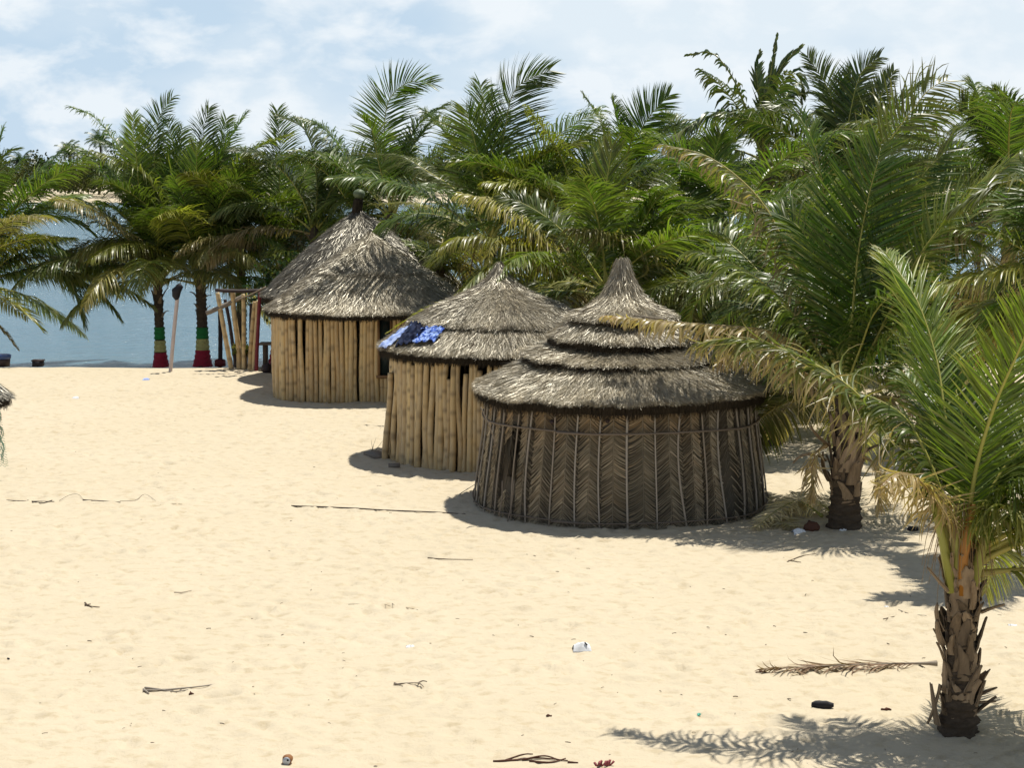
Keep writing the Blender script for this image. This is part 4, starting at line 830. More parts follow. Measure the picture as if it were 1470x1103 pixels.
# ---- far hut: front room and taller room behind
Y3 = 42.2; H3 = np.array([at(527, 561, Y3)[0], Y3, 0.])
hut3 = empty('round_hut', H3); tag(hut3, 'farther bamboo hut with a small glazed window and plain peaked thatch', 'hut', 'thatched beach huts')
n3 = 146; gb = G(); N3 = 4.2
for i in range(n3):
    # even spacing along the squarish outline
    if i == 0:
        tt = np.linspace(0, 2 * np.pi, 2000); xy = ring(tt, 2.03, N3); sl_ = np.concatenate([[0], np.cumsum(np.hypot(*np.diff(xy, axis=0).T))]); tot3 = sl_[-1]
    a = np.interp((i + .5) / n3 * tot3, sl_, tt); xy = ring(np.array(a), 2.03 + rb.normal(0, .01), N3)
    px_ = 735 + 2600 * (H3[0] + xy[0]) / (H3[1] + xy[1]); front = xy[1] < 0
    z0, z1 = -.05, 2.02
    win = front and 541 < px_ < 563
    if win: z1 = .52
    pole(hut3, [H3[0] + xy[0], H3[1] + xy[1], z0], [H3[0] + xy[0] + rb.normal(0, .015), H3[1] + xy[1], z1], rb.uniform(.051, .064), 600 + i, bend=.014, mat=BAMBOO_RED, node=rb.uniform(.3, .45), into=None if xy[1] < -.6 else gb)
gb.build('bamboo_back_row', BAMBOO_RED, hut3)['kind'] = 'stuff'
wx0, wx1 = at(544, 500, Y3 - 2.02)[0], at(562, 500, Y3 - 2.02)[0]; wy = Y3 - 2.05
we = empty('window', ((wx0 + wx1) / 2, wy, 1.1)); we.parent = hut3; we.location = Vector(we.location) - hut3.location
class _P:  # world location of a nested part
    pass
def build_in(g, name, mat, parent_obj, world_loc):
    o = g.build(name, mat, loc=(0, 0, 0)); V = np.array(world_loc); o.data.transform(__import__('mathutils').Matrix.Translation(-Vector(V))); o.parent = parent_obj; o.location = (0, 0, 0); return o
wl = ((wx0 + wx1) / 2, wy, 1.1)
g = G(); W_ = wx1 - wx0; box(g, [wl[0] - W_ / 2, wy - .02, 1.22], .05, .06, 1.36); box(g, [wl[0] + W_ / 2, wy - .02, 1.22], .05, .06, 1.36); box(g, [wl[0], wy - .022, 1.87], W_ + .1, .06, .06); box(g, [wl[0], wy - .022, .56], W_ + .12, .09, .06)
build_in(g, 'window_frame', plain('brown_frame', (.20, .11, .05), .6, .3, .3), we, wl)
g = G(); box(g, [wl[0], wy + .03, 1.22], W_, .01, 1.26); build_in(g, 'window_pane', GLASS, we, wl)
g = G(); tube(g, np.column_stack([ring(np.linspace(0, 2 * np.pi, 60), 1.92, N3) + H3[:2], np.full(60, 1.98)]), .04, 6, (.3, 0, 1)); g.build('ring_beam', STICK, hut3)
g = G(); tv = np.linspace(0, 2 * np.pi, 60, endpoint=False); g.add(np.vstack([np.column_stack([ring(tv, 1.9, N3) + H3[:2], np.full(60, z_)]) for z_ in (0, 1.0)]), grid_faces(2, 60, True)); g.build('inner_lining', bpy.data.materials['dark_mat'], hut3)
make_roof(hut3, H3 + np.array([.14, -.12, .03]), [
  [(.05, 3.66), (.22, 3.50), (.60, 3.24), (1.0, 2.97), (1.35, 2.73)],
  [(1.22, 2.82), (1.6, 2.56), (1.80, 2.42)],
  [(1.68, 2.50), (2.0, 2.26), (2.46, 1.93)]], 2.35, (42000, 28000, 56000), .0085, 400, th=.10, pale=.52, ragged=.07, soft=True, L=(.16, .34))
Y4 = 45.4; H4 = np.array([at(516, 540, Y4)[0], Y4, 0.])
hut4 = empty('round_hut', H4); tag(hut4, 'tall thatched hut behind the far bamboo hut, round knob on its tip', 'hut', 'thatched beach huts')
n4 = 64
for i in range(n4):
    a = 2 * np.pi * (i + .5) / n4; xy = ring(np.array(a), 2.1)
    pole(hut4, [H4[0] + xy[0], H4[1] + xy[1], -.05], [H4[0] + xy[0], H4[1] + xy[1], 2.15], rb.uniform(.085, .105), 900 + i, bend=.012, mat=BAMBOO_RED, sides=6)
roof4 = make_roof(hut4, H4, [[(.10, 4.12), (.20, 4.02), (.45, 3.86), (.85, 3.55), (1.4, 3.08), (1.95, 2.55), (2.42, 2.07)]], 2., (76000,), .0095, 500, th=.14, pale=.2, dim=.45, L=(.16, .34))  # thatch colour dimmed all over, standing in for shading where the roofs overlap
g = G(); tube(g, [[H4[0] + .0, Y4, 3.95], [H4[0] - .02, Y4, 4.15], [H4[0] + .02, Y4, 4.36], [H4[0] + .03, Y4, 4.44]], [.17, .14, .12, .10], 12, jit=.06); g.build('finial_neck', CORE, hut4)
g = G(); zz = np.linspace(-1, 1, 9); tube(g, np.column_stack([np.full(9, H4[0] + .035), np.full(9, Y4), 4.56 + .125 * zz]), .15 * np.sqrt(np.maximum(1 - zz ** 2, .03)), 16); g.build('finial_knob', CERAM, hut4)
Y5 = 48.6; H5 = np.array([at(590, 500, Y5)[0], Y5 - 1.5, 0.])
hut5 = empty('round_hut', H5); tag(hut5, 'low brown thatch roof peeping out right of the far huts', 'hut', 'thatched beach huts')
for i in range(30):
    a = 2 * np.pi * (i + .5) / 30; xy = ring(np.array(a), 1.35); pole(hut5, [H5[0] + xy[0], H5[1] + xy[1], -.3], [H5[0] + xy[0], H5[1] + xy[1], 2.0], .11, 1100 + i, mat=BAMBOO_RED, sides=6)
make_roof(hut5, H5, [[(.05, 3.35), (.3, 3.15), (.8, 2.75), (1.3, 2.25), (1.65, 1.90)]], 2., (14000,), .016, 600, th=.12, pale=.25, L=(.16, .34), ragged=.1)

# ------------------------------------------------------------------ shore furniture
pb = gnd(244, 534); pt = at(255, 424, pb[1])
e = empty('torch_pole', pb); tag(e, 'slender pale pole with a black knob, leaning slightly right in open sand', 'pole')
g = G(); tube(g, spline([pb - [0, 0, .1], (pb + pt) / 2, pt], 20), .048 * (1 + .06 * (np.arange(20) % 4 == 0)), 10); g.build('pole_shaft', PVC, e)
g = G(); q = pt; tube(g, [q + [-.02, 0, -.12], q + [-.04, 0, -.03], q + [-.02, 0, .12], q + [.06, 0, .24], q + [.03, 0, .3]], [.05, .09, .11, .09, .04], 9, jit=.14); g.build('pole_head', BLACK, e)
def post(label, a, bb, Y, rad, mat, z0=0, name='wooden_post', cat='post', group='upright posts by the shore left of the far hut', foot=None):
    p0 = gnd(*a, z0); p1 = at(*bb, p0[1] + Y)
    e = empty(name, p0); tag(e, label, cat, group)
    pole(e, p0 - [0, 0, .08], p1, rad, int(a[0] * 7), mat, 'post_shaft', bend=.015, sides=8)
    if foot:
        g = G(); tube(g, [p0 + [0, 0, -.05], p0 + [0, 0, .13], p0 + [0, 0, .16]], [.16, .16, .09], 10); g.build('post_foot', foot, e)
    return e
post('split bamboo post leaning farthest left, first from the left of the open row', (333, 530), (312, 420), 0, .065, BAMBOO)
post('bamboo post second from the left of the open row, leaning left', (343, 530), (334, 418), 0, .07, BAMBOO_RED)
post('thin bamboo post at the middle of the open row, beside the green seedling', (350, 530.5), (349, 422), 0, .055, BAMBOO)
post('shorter tan post, left one of the tight group at the right of the row', (358.5, 531), (365.5, 433), 0, .06, BAMBOO_RED)
post('shorter tan post pressed against the reddish post at the right of the row', (364, 531.5), (369.5, 432), 0, .055, BAMBOO)
post('reddish brown post, rightmost of the open row', (367.5, 532), (373, 420), 0, .05, REDW)
post('nearly black thin post standing behind the tight group of tan posts', (361, 525), (361, 436), 0, .06, DARKW)
post('dark round post on a maroon foot, beside the bright painted palm', (316, 523.5), (315, 430), 0, .065, DARKW, z0=-.4, foot=REDW)
post('dark thin crooked post behind the split leaning bamboo', (340, 526), (323, 430), 0, .05, DARKW)
def beam(label, a, bb, Y, r, mat, name='roof_beam'):
    p0, p1 = at(*a, Y), at(*bb, Y + .1); g = G(); tube(g, spline([p0, (p0 + p1) / 2 + [0, 0, -.02], p1], 10), r, 7, jit=.05, flat=.7); o = g.build(name, mat, loc=p0); tag(o, label, 'beam', 'beams laid across the shore posts')
beam('dark horizontal beam across the tops of the shore posts', (309, 417), (384, 417), 46.3, .07, DARKW)
beam('slanting grey beam running from the painted palm up to the posts', (296, 450), (352, 424), 46.9, .09, GREY)
beam('thin pale stick slanting up to the far hut eave', (338, 432), (382, 412), 45.8, .03, STICK)
# table by the half-hidden painted palm
tb = gnd(388, 527); e = empty('side_table', tb); tag(e, 'small grey table with slab legs beside the half-hidden painted palm', 'table')
g = G(); box(g, tb + [0.05, 0, .62], .62, .5, .05); g.build('table_top', GREY, e)
for sx in (-.12, .22):
    g = G(); box(g, tb + [sx, 0, .295], .10, .35, .59); g.build('table_leg', GREY, e)
g = gnd(391, 534); e = empty('tree_stump', g); tag(e, 'rough grey stump with bark at the left foot of the far hut', 'stump')
gg = G(); tube(gg, [g + [.1, 0, -.05], g + [.12, 0, .3], g + [.2, 0, .9], g + [.22, 0, 1.6]], [.2, .15, .12, .10], 10, jit=.12); gg.build('stump_wood', STICK, e)
gg = G(); tube(gg, [g + [-.15, -.1, .0], g + [-.12, -.1, .12], g + [-.05, -.1, .2]], [.14, .13, .06], 8, jit=.15); gg.build('bark_piece', DARKW, e)
# bucket and box at the water's edge
p = gnd(3, 526); e = empty('bucket', p); tag(e, 'dark blue bucket at the waterline, cut by the left edge', 'bucket')
gg = G(); tube(gg, [p + [0, 0, 0], p + [0, 0, .18], p + [0, 0, .2]], [.2, .22, .2], 14); gg.build('bucket_body', DARKW, e)
gg = G(); tube(gg, [p + [0, 0, .2], p + [0, 0, .3], p + [0, 0, .32]], [.23, .25, .2], 14); gg.build('bucket_rim', BLUEP, e)
p = gnd(55, 526); e = empty('crate', p); tag(e, 'small black crate at the waterline near the bucket', 'crate')
gg = G(); box(gg, p + [0, 0, .07], .26, .24, .14); gg.build('crate_body', BLACK, e); gg = G(); box(gg, p + [0, 0, .16], .3, .28, .03); gg.build('crate_lid', DARKW, e)

def leafy(parent, c, rad, n_, seed, size=.09, name='foliage', mat=SHRUB, yel=.2, squash=.8):
    r = np.random.default_rng(seed); nc = max(3, n_ // 90); cc = nrm(r.normal(0, 1, (nc, 3))) * (r.random((nc, 1)) ** .4) * rad * .8; cc[:, 2] *= squash; cr_ = r.uniform(.18, .38, nc) * rad
    k = r.integers(0, nc, n_); p = cc[k] + nrm(r.normal(0, 1, (n_, 3))) * (r.random((n_, 1)) ** .35) * cr_[k][:, None] + np.asarray(c)
    d = nrm(r.normal(0, 1, (n_, 3)) + [0, 0, -.3]); s_ = nrm(np.cross(d, r.normal(0, 1, (n_, 3)))); L_ = size * r.uniform(.7, 1.4, (n_, 1)); w_ = L_ * .3
    V = np.stack([p, p + d * L_ * .45 + s_ * w_, p + d * L_, p + d * L_ * .45 - s_ * w_], 1).reshape(-1, 3)
    col = np.repeat(np.stack([np.clip(r.normal(0, .08, n_), 0, 1), np.clip(yel + r.normal(0, .12, n_), 0, 1), r.uniform(.6, 1.3, n_)], 1), 4, 0)
    g = G(); g.add(V, np.arange(n_ * 4).reshape(-1, 4), col); return g.build(name, mat, parent)
def shrub(label, px, Y, hgt, rad, n_, seed, yel=.15, size=.1, name='shrub', cat='shrub', group='low shrubs behind the huts'):
    X = at(px, 500, Y)[0]; z0 = ground_z(X, Y); e = empty(name, (X, Y, z0)); tag(e, label, cat, group)
    r = np.random.default_rng(seed); g = G()
    for i in range(6):
        a = r.uniform(0, 6.28); tube(g, spline([[X, Y, z0 - .05], [X + .15 * rad * math.cos(a), Y + .15 * rad * math.sin(a), z0 + hgt * .4], [X + .5 * rad * math.cos(a), Y + .5 * rad * math.sin(a), z0 + hgt * .85]], 7), np.linspace(.03, .01, 7), 5)
    g.build('stem', STICK, e); leafy(e, (X, Y, z0 + hgt * .62), rad, n_, seed, size, yel=yel)
    return e
shrub('small bright green seedling between the shore posts', 352, 46.9, .75, .34, 260, 1, .25, .13, 'seedling', 'seedling', 'young plants')
shrub('yellow-green bush just right of the middle hut roof', 830, 38.5, 2.2, 1.1, 5200, 2, .45, .11)
shrub('broad leafy bush behind the right slope of the front hut', 1010, 41, 2.6, 1.6, 7000, 4, .05, .12)
shrub('leafy bush low behind the right-hand palm', 1330, 44, 2.6, 2.0, 7000, 5, .08, .12)
shrub('leafy bush between the far hut and the middle hut', 690, 47, 2.2, 1.5, 5000, 6, .1, .12)
shrub('leafy bush in the gap behind the right edge palms', 1440, 42, 2.6, 1.8, 6000, 7, .08, .12)
shrub('bushy growth under the tallest palm', 1130, 45, 3.0, 2.1, 8000, 8, .02, .12)
shrub('bushy growth between the plumes above the front hut', 900, 47.2, 3.2, 1.7, 7000, 9, .02, .12)
shrub('dark bushy growth beside the far hut roof', 440, 48.2, 3.4, 1.5, 7000, 10, .02, .12)

# ------------------------------------------------------------------ far shore
def far_wood():
    r = np.random.default_rng(77); g = G(); Vs, Cs = [], []
    n_c = 900; X = r.uniform(-190, 190, n_c); Y = r.uniform(376, 430, n_c)
    hgt = 8.0 + 2.8 * wob(X, Y, .06) + r.uniform(-1.5, 2.2, n_c); hgt = np.clip(hgt, 4, 14)
    for x, y, h_ in zip(X, Y, hgt):
        k = 170; rr = r.uniform(2., 4.2); p = nrm(r.normal(0, 1, (k, 3))) * (r.random((k, 1)) ** .4) * [rr, rr, h_ * .5] + [x, y, .6 + h_ * .55]
        d = nrm(r.normal(0, 1, (k, 3))); s_ = nrm(np.cross(d, r.normal(0, 1, (k, 3)))); L_ = r.uniform(.4, 1.0, (k, 1))
        Vs.append(np.stack([p, p + d * L_ * .5 + s_ * L_ * .3, p + d * L_, p + d * L_ * .5 - s_ * L_ * .3], 1).reshape(-1, 3))
        b_ = r.uniform(.6, 1.4); Cs.append(np.repeat(np.stack([np.clip(r.normal(.02, .05, k), 0, 1), np.full(k, r.uniform(0, .25)), b_ * r.uniform(.7, 1.2, k)], 1), 4, 0))
    V = np.vstack(Vs); g.add(V, np.arange(len(V)).reshape(-1, 4), np.vstack(Cs)); o = g.build('far_woodland', leaf_mat('far_leaf', (.022, .040, .020), .15, .05), loc=(0, 420, 0))
    tag(o, 'low dark woodland along the far side of the lagoon', 'woodland', kind='stuff')
far_wood()
FARP = [(143, 182, 400, 'far palm standing highest on the opposite shore at the left'), (99, 200, 410, 'short far palm left of the highest one on the opposite shore'), (182, 192, 405, 'far palm right of the highest one on the opposite shore'),
        (205, 222, 400, 'low far palm over the lagoon behind the painted palms'), (30, 214, 400, 'low far palm on the opposite shore near the left edge'), (352, 208, 400, 'far palm seen between the painted palm crowns'), (478, 200, 405, 'far palm on the opposite shore above the far hut roof'), (1390, 240, 400, 'far palm on the opposite shore near the right edge'), (62, 222, 395, 'small far palm over the pale far beach')]
for k, (px, py, Y, lab) in enumerate(FARP):
    c = at(px, py + 18, Y); e = empty('palm_tree', (c[0], Y, .7)); tag(e, lab, 'palm tree', 'palms on the opposite shore'); r = np.random.default_rng(k + 400)
    g = G(); tube(g, spline([[c[0] + r.normal(0, .5), Y, .5], [c[0] + .3, Y, c[2] * .5], [c[0], Y, c[2]]], 12), np.linspace(.32, .2, 12), 7); g.build('trunk', TRUNK, e)
    g = G(); Vs = []
    for i in range(20):
        a = i * 2.4; ev = R(75 - 105 * i / 20); out = np.array([math.cos(a), math.sin(a), 0]); P = [np.array(c)]
        for j in range(6): th = ev - 1.3 * ((j + .5) / 6) ** 1.2; P.append(P[-1] + (out * math.cos(th) + np.array([0, 0, math.sin(th)])) * .75)
        P = np.array(P); sd = np.array([-out[1], out[0], 0])
        for j in range(5):
            for sg in (-1, 1):
                for q in range(3):
                    p = P[j] + (P[j + 1] - P[j]) * q / 3; d = nrm(sd * sg * .8 + (P[j + 1] - P[j]) * .7 + np.array([0, 0, -.6])); Ln = 1.1 * (1 - .1 * j)
                    wv = nrm(P[j + 1] - P[j]) * .11; Vs.append(np.array([p - wv, p + wv, p + d * Ln + wv * .3, p + d * Ln - wv * .3]))
    V = np.vstack(Vs); g.add(V, np.arange(len(V)).reshape(-1, 4), (.02, .05, .8)); g.build('crown', LEAF_FAR, e)

# ------------------------------------------------------------------ left edge: thatch skirt with net
p = gnd(-28, 690); Ys = p[1]; e = empty('thatch_parasol', (p[0], Ys, 0)); tag(e, 'thatch sunshade with a green net hanging from it, cut by the left edge', 'sunshade')
g = G(); tube(g, [p + [0, 0, -.1], p + [0, 0, 1.9]], .05, 8, (.3, 0, 1)); g.build('post', STICK, e)
c_ = np.array([p[0], Ys, 0.]); er = (at(18, 575, Ys)[0] - p[0]); ez = at(18, 572, Ys)[2]
thatch_tier(e, c_, [(.03, ez + .42), (er * .5, ez + .24), (er * .95, ez)], 2., 3200, (.18, .4), .010, 71, .08, pale=.2, name='thatch_cap', ragged=.1, rust=.75)
g = G(); r = np.random.default_rng(9)
for i in range(22):
    th_ = r.uniform(-1.5, 1.0); P = []
    x0 = at(2, 600, Ys)[0] + r.uniform(-.5, .03); y0_ = Ys + r.uniform(-.3, .3)
    for j in range(14):
        P.append([x0 + .035 * math.sin(j * 1.9 + i * 2.3) + .018 * j * r.uniform(.3, .7) * (x0 > -20) * .6, y0_, ez + .05 - j * .085])
    tube(g, P, .005, 3)
for j in range(30):
    z_ = ez - .02 - j * .038; P = [[at(-30, 600, Ys)[0] + q * .03 + .004 * j, Ys - .05 + .02 * math.sin(q), z_ + .016 * math.sin(q * 2 + j)] for q in range(13)]; tube(g, P, .004, 3)
g.build('hanging_net', NET, e)

# ------------------------------------------------------------------ litter and driftwood
def lift(p, dz=0.): return np.array([p[0], p[1], ground_z(p[0], p[1]) + dz])
def sticks(label, segs, r=.012, mat=STICK, name='driftwood_stick', cat='stick', group=None, col=(.3, .2, 1), ht=.012):
    g = G(); first = None
    for sgm in segs:
        P = [lift(gnd(*q[:2]), ht + (q[2] if len(q) > 2 else 0)) for q in sgm]
        if first is None: first = P[0]
        tube(g, spline(P, max(6, 4 * len(P))), np.linspace(r * .75, r * .4, max(6, 4 * len(P))), 5, col, jit=.12)
    o = g.build(name, mat, loc=first); return tag(o, label, cat, group)
GS = 'sticks lying on the sand'
sticks('long thin dark rod lying on sand left of the woven hut', [[(418, 730), (500, 733), (560, 736), (620, 739), (668, 742)]], .018, ROD, 'long_rod', 'rod', GS)
sticks('thin dark rod lying at the left edge', [[(-10, 721), (30, 723), (78, 724)], [(40, 722), (60, 726), (75, 722)]], .014, ROD, 'long_rod', 'rod', GS)
sticks('straight dark rod lying right of the rod at the left edge', [[(119, 722.5), (145, 724), (173, 725.5)]], .014, ROD, 'long_rod', 'rod', GS)
sticks('thin looping wire on sand around the straight dark rod', [[(85, 723), (100, 718, .03), (112, 717, .03), (120, 722)], [(172, 724), (195, 722), (208, 716, .03), (225, 724)], [(230, 729), (245, 727), (262, 728)]], .005, ROD, 'wire', 'wire', GS)
sticks('pale split stick with reddish end at the lower left', [[(205, 992), (240, 991), (275, 989), (312, 985)], [(208, 988), (225, 990), (250, 994), (270, 992)], [(206, 990), (214, 996)]], .016, STICK, group=GS, col=(.0, .5, 1))
sticks('small forked brown twig with curled end, lower middle left', [[(565, 986), (580, 985), (600, 985), (608, 990)], [(600, 985), (606, 982), (613, 983)], [(566, 984), (578, 989)]], .011, group=GS)
sticks('bent dark twig on the open sand at left', [[(122, 868), (128, 873), (143, 875)], [(122, 872), (130, 870)]], .014, group=GS, col=(.6, 0, 1))
sticks('slender dark stick in front of the woven hut', [[(614, 803), (640, 805), (679, 806)]], .011, group=GS, col=(.5, 0, 1))
sticks('short pale twig left of centre, middle sand', [[(250, 851), (262, 851), (275, 848)]], .009, group=GS)
sticks('thin twig in front of the ragged-trunk palm', [[(1130, 808), (1150, 800), (1172, 796)], [(1132, 806), (1150, 808)]], .011, group=GS, col=(.5, 0, 1))
sticks('wavy thin root on sand left of the nearest palm trunk', [[(1290, 878), (1305, 884), (1318, 886), (1330, 887)]], .008, group=GS, col=(.1, .5, 1))
sticks('short dark stick above the fallen frond', [[(1268, 893), (1285, 889), (1300, 890)]], .009, group=GS, col=(.5, 0, 1))
sticks('thin straight stick on sand right of the front hut', [[(1148, 606), (1165, 605), (1190, 608)]], .012, group=GS, col=(.5, 0, 1))
sticks('short stick leaning off the left foot of the woven hut', [[(660, 714, .02), (670, 710, .05), (682, 706, .1)]], .010, group=GS)
sticks('bundle of reddish twigs at the bottom edge', [[(708, 1094), (740, 1092), (775, 1090), (815, 1094)], [(725, 1093), (750, 1088, .02), (765, 1089, .03)], [(760, 1094), (790, 1096), (812, 1091)], [(750, 1092), (780, 1090, .02), (800, 1092)], [(815, 1096), (830, 1097)]], .014, HUSK, 'twig_bundle', 'twigs', GS)
sticks('faint scatter of fine twigs on the open middle sand', [[(500, 872), (520, 871)], [(536, 873), (550, 871), (560, 874)], [(562, 869), (566, 872)], [(575, 874), (600, 879)], [(530, 880), (545, 879)]], .006, group=GS)
sticks('tiny dark cluster of twigs near the right bottom', [[(1085, 970), (1100, 968)], [(1090, 967), (1102, 971)]], .012, HUSK, group=GS)
rng2 = np.random.default_rng(99)
g = G()
for k in range(190):
    p = gnd(rng2.uniform(-20, 1490), 560 + 540 * rng2.random() ** .8)
    if math.hypot(p[0] - HC[0], p[1] - HC[1]) < 2.4 or math.hypot(p[0] - H2[0], p[1] - H2[1]) < 2.2: continue
    p = lift(p, .006); a = rng2.uniform(0, 3.14); L_ = rng2.uniform(.015, .055) * (1.5 if p[1] > 25 else 1); d = np.array([math.cos(a), math.sin(a) , 0]) * L_
    tube(g, [p, p + d * .5 + [0, 0, .003], p + d], rng2.uniform(.002, .005), 4, (rng2.uniform(0, .9), rng2.uniform(0, .3), 1))
tag(g.build('sand_debris', STICK, loc=(0, 0, 0)), 'tiny scattered chips and stalks all over the sand', 'debris', kind='stuff')

def foam(label, px, py, w_, d_, h_, rz, seed, mat=WHITE, name='foam_box', cat='litter', flatten=False):
    p = lift(gnd(px, py)); e = empty(name, p, 0); tag(e, label, cat, 'litter on the sand')
    r = np.random.default_rng(seed); g = G(); c, s = math.cos(rz), math.sin(rz)
    def pt_(x, y, z): return [p[0] + x * c - y * s, p[1] + x * s + y * c, p[2] + z]
    n_ = 7; t = np.linspace(0, 1, n_); V = []
    for x in np.linspace(-.5, .5, 9):
        for k in range(n_):
            yy = -.5 + t[k]; zz = h_ * (1 - abs(yy * 2) ** 1.6) * (1 - .35 * abs(x * 2) ** 2) + r.normal(0, .004); V.append(pt_(x * w_ * (1 - .25 * (zz / h_)), yy * d_, zz))
    V = np.array(V); g.add(np.vstack([V, V - [0, 0, .012]]), np.vstack([grid_faces(9, n_), grid_faces(9, n_)[:, ::-1] + len(V)])); g.build('folded_sheet', mat, e, smooth=False)
    return e, pt_
e, f_ = foam('white folded foam tray with a dark corner, in the open sand at centre', 835, 937, .20, .13, .09, .1, 1)
g = G(); tube(g, [f_(.03, -.02, .085), f_(.055, -.035, .06)], [.008, .008], 5); g.build('dark_slot', BLACK, e)
foam('flat white scrap lying left of the folded foam tray', 589, 932, .10, .06, .02, .2, 2, name='white_scrap')
foam('small white scrap lying among the twigs left of the nearest trunk', 1272, 874, .07, .05, .03, .4, 3, name='white_scrap')
foam('flat bluish white scrap near the right edge', 1453, 899, .12, .06, .015, 0, 4, name='white_scrap')
foam('white scrap on the far sand left of the huts', 109, 574, .16, .12, .05, 0, 5, name='white_scrap')
foam('pale blue scrap below the pale pole', 210, 546, .18, .14, .05, 0, 6, CL_PALE, 'blue_scrap')
foam('white crumpled bag at the foot of the ragged-trunk palm', 1146, 766, .20, .14, .07, .3, 7, name='plastic_bag')
foam('tiny teal scrap on sand left of the frond shadow', 1004, 1027, .05, .04, .015, .3, 8, TEAL, 'teal_scrap')
# bottle
p = lift(gnd(1417, 830), .035); e = empty('plastic_bottle', p); tag(e, 'clear crushed plastic bottle lying right of the nearest palm', 'bottle', 'litter on the sand')
CLR = plain('cloudy_plastic', (.62, .60, .66), .25, .6, .15); g = G(); s_ = np.linspace(0, 1, 9); tube(g, np.column_stack([p[0] - .09 + s_ * .17, p[1] + s_ * .05, p[2] + 0 * s_]), [.03, .034, .03, .034, .033, .034, .026, .014, .012], 12, jit=.05); g.build('bottle_body', CLR, e)
g = G(); tube(g, [p + [.085, .05, 0], p + [.105, .056, 0]], .015, 10); g.build('bottle_cap', BLUEP, e)
# can
p = lift(gnd(412, 1099), .035); e = empty('crushed_can', p); tag(e, 'crushed can with a bright round end, half buried at the bottom edge', 'can', 'litter on the sand')
g = G(); tube(g, [p + [0, -.03, .01], p + [0, .02, .01], p + [.01, .08, .0]], [.04, .044, .035], 14, jit=.07); g.build('can_body', RUST, e)
g = G(); tube(g, [p + [0, -.036, .012], p + [0, -.031, .012]], .034, 14); g.build('can_end', CAN, e); g = G(); tube(g, [p + [.012, -.04, .02], p + [.012, -.036, .02]], .009, 8); g.build('can_opening', BLACK, e)
def lump(label, px, py, dims, mat, seed, name, cat='debris'):
    p = lift(gnd(px, py)); r = np.random.default_rng(seed); n_ = 7; g = G(); x = np.linspace(-.5, .5, n_)
    P = np.column_stack([p[0] + x * dims[0], p[1] + r.normal(0, .006, n_), p[2] + dims[2] * .45 + r.normal(0, .004, n_)]); tube(g, P, dims[2] * .5 * np.array([.5, .85, 1, 1, .9, .8, .4]), 7, jit=.18, flat=1.3)
    return tag(g.build(name, mat, loc=p), label, cat, 'litter on the sand')
lump('black rubbery lump lying in the shade of the nearest palm', 1181, 1018, (.21, .1, .07), BLACK, 1, 'black_shoe', 'lump')
lump('small dark flat chip right of the black lump', 1272, 1020, (.10, .05, .025), HUSK, 2, 'bark_chip')
lump('small dark brown seed just below the pale split stick', 275, 998, (.05, .03, .025), HUSK, 3, 'seed_pod')
lump('tiny dark pebble near the left edge', 12, 948, (.03, .02, .02), BLACK, 4, 'pebble')
lump('dark chip in the lower middle sand', 788, 1033, (.05, .03, .018), HUSK, 5, 'bark_chip')
lump('black scrap in the palm shade right of the ragged trunk', 1311, 764, (.16, .1, .06), BLACK, 6, 'black_scrap')
lump('brown husk beside the crumpled bag at the ragged trunk', 1165, 764, (.22, .14, .12), HUSK, 7, 'coconut_husk', 'husk')
lump('brown husk in the dry fronds by the woven hut', 1133, 741, (.16, .1, .07), HUSK, 8, 'coconut_husk', 'husk')
lump('small pale chip at the very foot of the ragged trunk', 1210, 764, (.1, .05, .03), WHITE, 9, 'pale_chip')
e = lift(gnd(864, 1101)); g = G(); r = np.random.default_rng(4)
for k in range(16):
    q = e + [r.uniform(-.08, .08), r.uniform(-.02, .02), .01]; tube(g, [q, q + [r.normal(0, .02), r.normal(0, .01), r.uniform(.02, .05)]], [.006, .012], 5)
tag(g.build('dried_flower', PINK, loc=e), 'clump of dried reddish flowers at the bottom edge', 'flower')
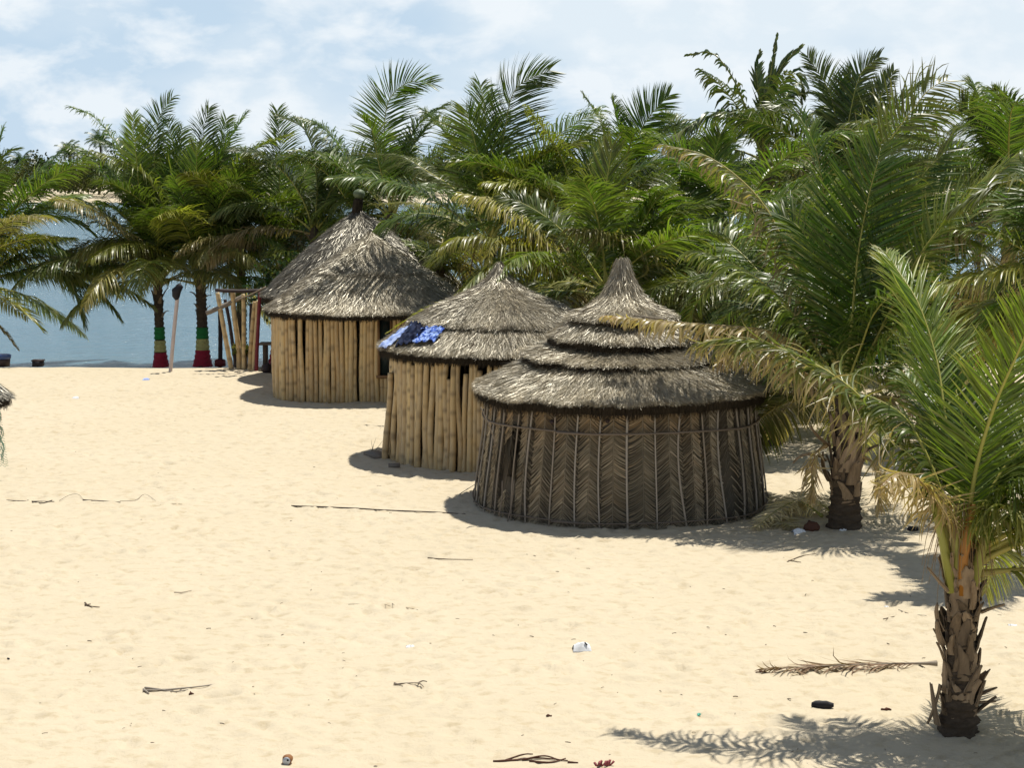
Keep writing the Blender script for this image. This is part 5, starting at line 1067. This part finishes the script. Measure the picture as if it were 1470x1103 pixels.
# wooden board by middle hut
p = gnd(541, 657); e = empty('wooden_board', p); tag(e, 'flat grey board lying at the left foot of the middle hut', 'board')
g = G(); box(g, p + [0, 0, .05], .30, .5, .05, rz=.5, rx=.03); g.build('board_slab', GREY, e)
p = gnd(566, 672); g = G(); tube(g, [p + [-.1, 0, .03], p + [.1, 0, .04]], .04, 8, jit=.15); tag(g.build('small_stone', GREY, loc=p), 'grey stone between the board and the bamboo wall', 'stone')
sticks('two grass tufts beside the grey board', [[(535, 650), (533, 643, .12)], [(533, 650), (540, 641, .14)], [(538, 651), (549, 643, .1)]], .006, ROD, 'dry_tuft', 'twigs')
# fallen fronds
STRAW = leaf_mat('dry_straw', (.62, .52, .33), .15, .2)
DRYB = leaf_mat('dry_brown', (.17, .105, .07), .12, .2)
def lie(label, pts, seed, **kw):
    P = [lift(gnd(*q[:2]), .05 + (q[2] if len(q) > 2 else 0)) for q in pts]; e = empty('fallen_frond', P[0]); tag(e, label, 'frond', 'fallen dry fronds')
    k = dict(nl=70, Lm=.32, wd=.022, droop=.15, brown=.75, yel=.2, vee=4, wind=0, mr=.014, pet=.1, curl=.14, split=.1, name='leaf_blade', mats=[STRAW, MIDRIB]); k.update(kw); frond(P, e, side=None, seed=seed, **k)
lie('long dry frond lying on sand left of the nearest palm trunk', [(1345, 960), (1280, 960), (1200, 964), (1100, 970)], 1, fwd=(26, 10), Lm=.42, nl=60, wd=.018, curl=.2, brown=.1, yel=0, mats=[DRYB, STICK])
lie('heap of straw-coloured frond between the woven hut and the ragged-trunk palm', [(1180, 752, .05), (1150, 744, .18), (1120, 750, .15), (1085, 763)], 2, Lm=.38, nl=80, yel=.1, brown=.1)
lie('dry frond curled over the heap at the ragged trunk', [(1192, 748, .1), (1165, 740, .15), (1130, 742, .05)], 3, Lm=.45, nl=70, yel=.1, brown=.1, droop=.8)
lie('dry frond fringe at the right foot of the woven hut', [(1100, 746), (1115, 752), (1135, 762)], 4, Lm=.4, nl=50, yel=.1, brown=.1)
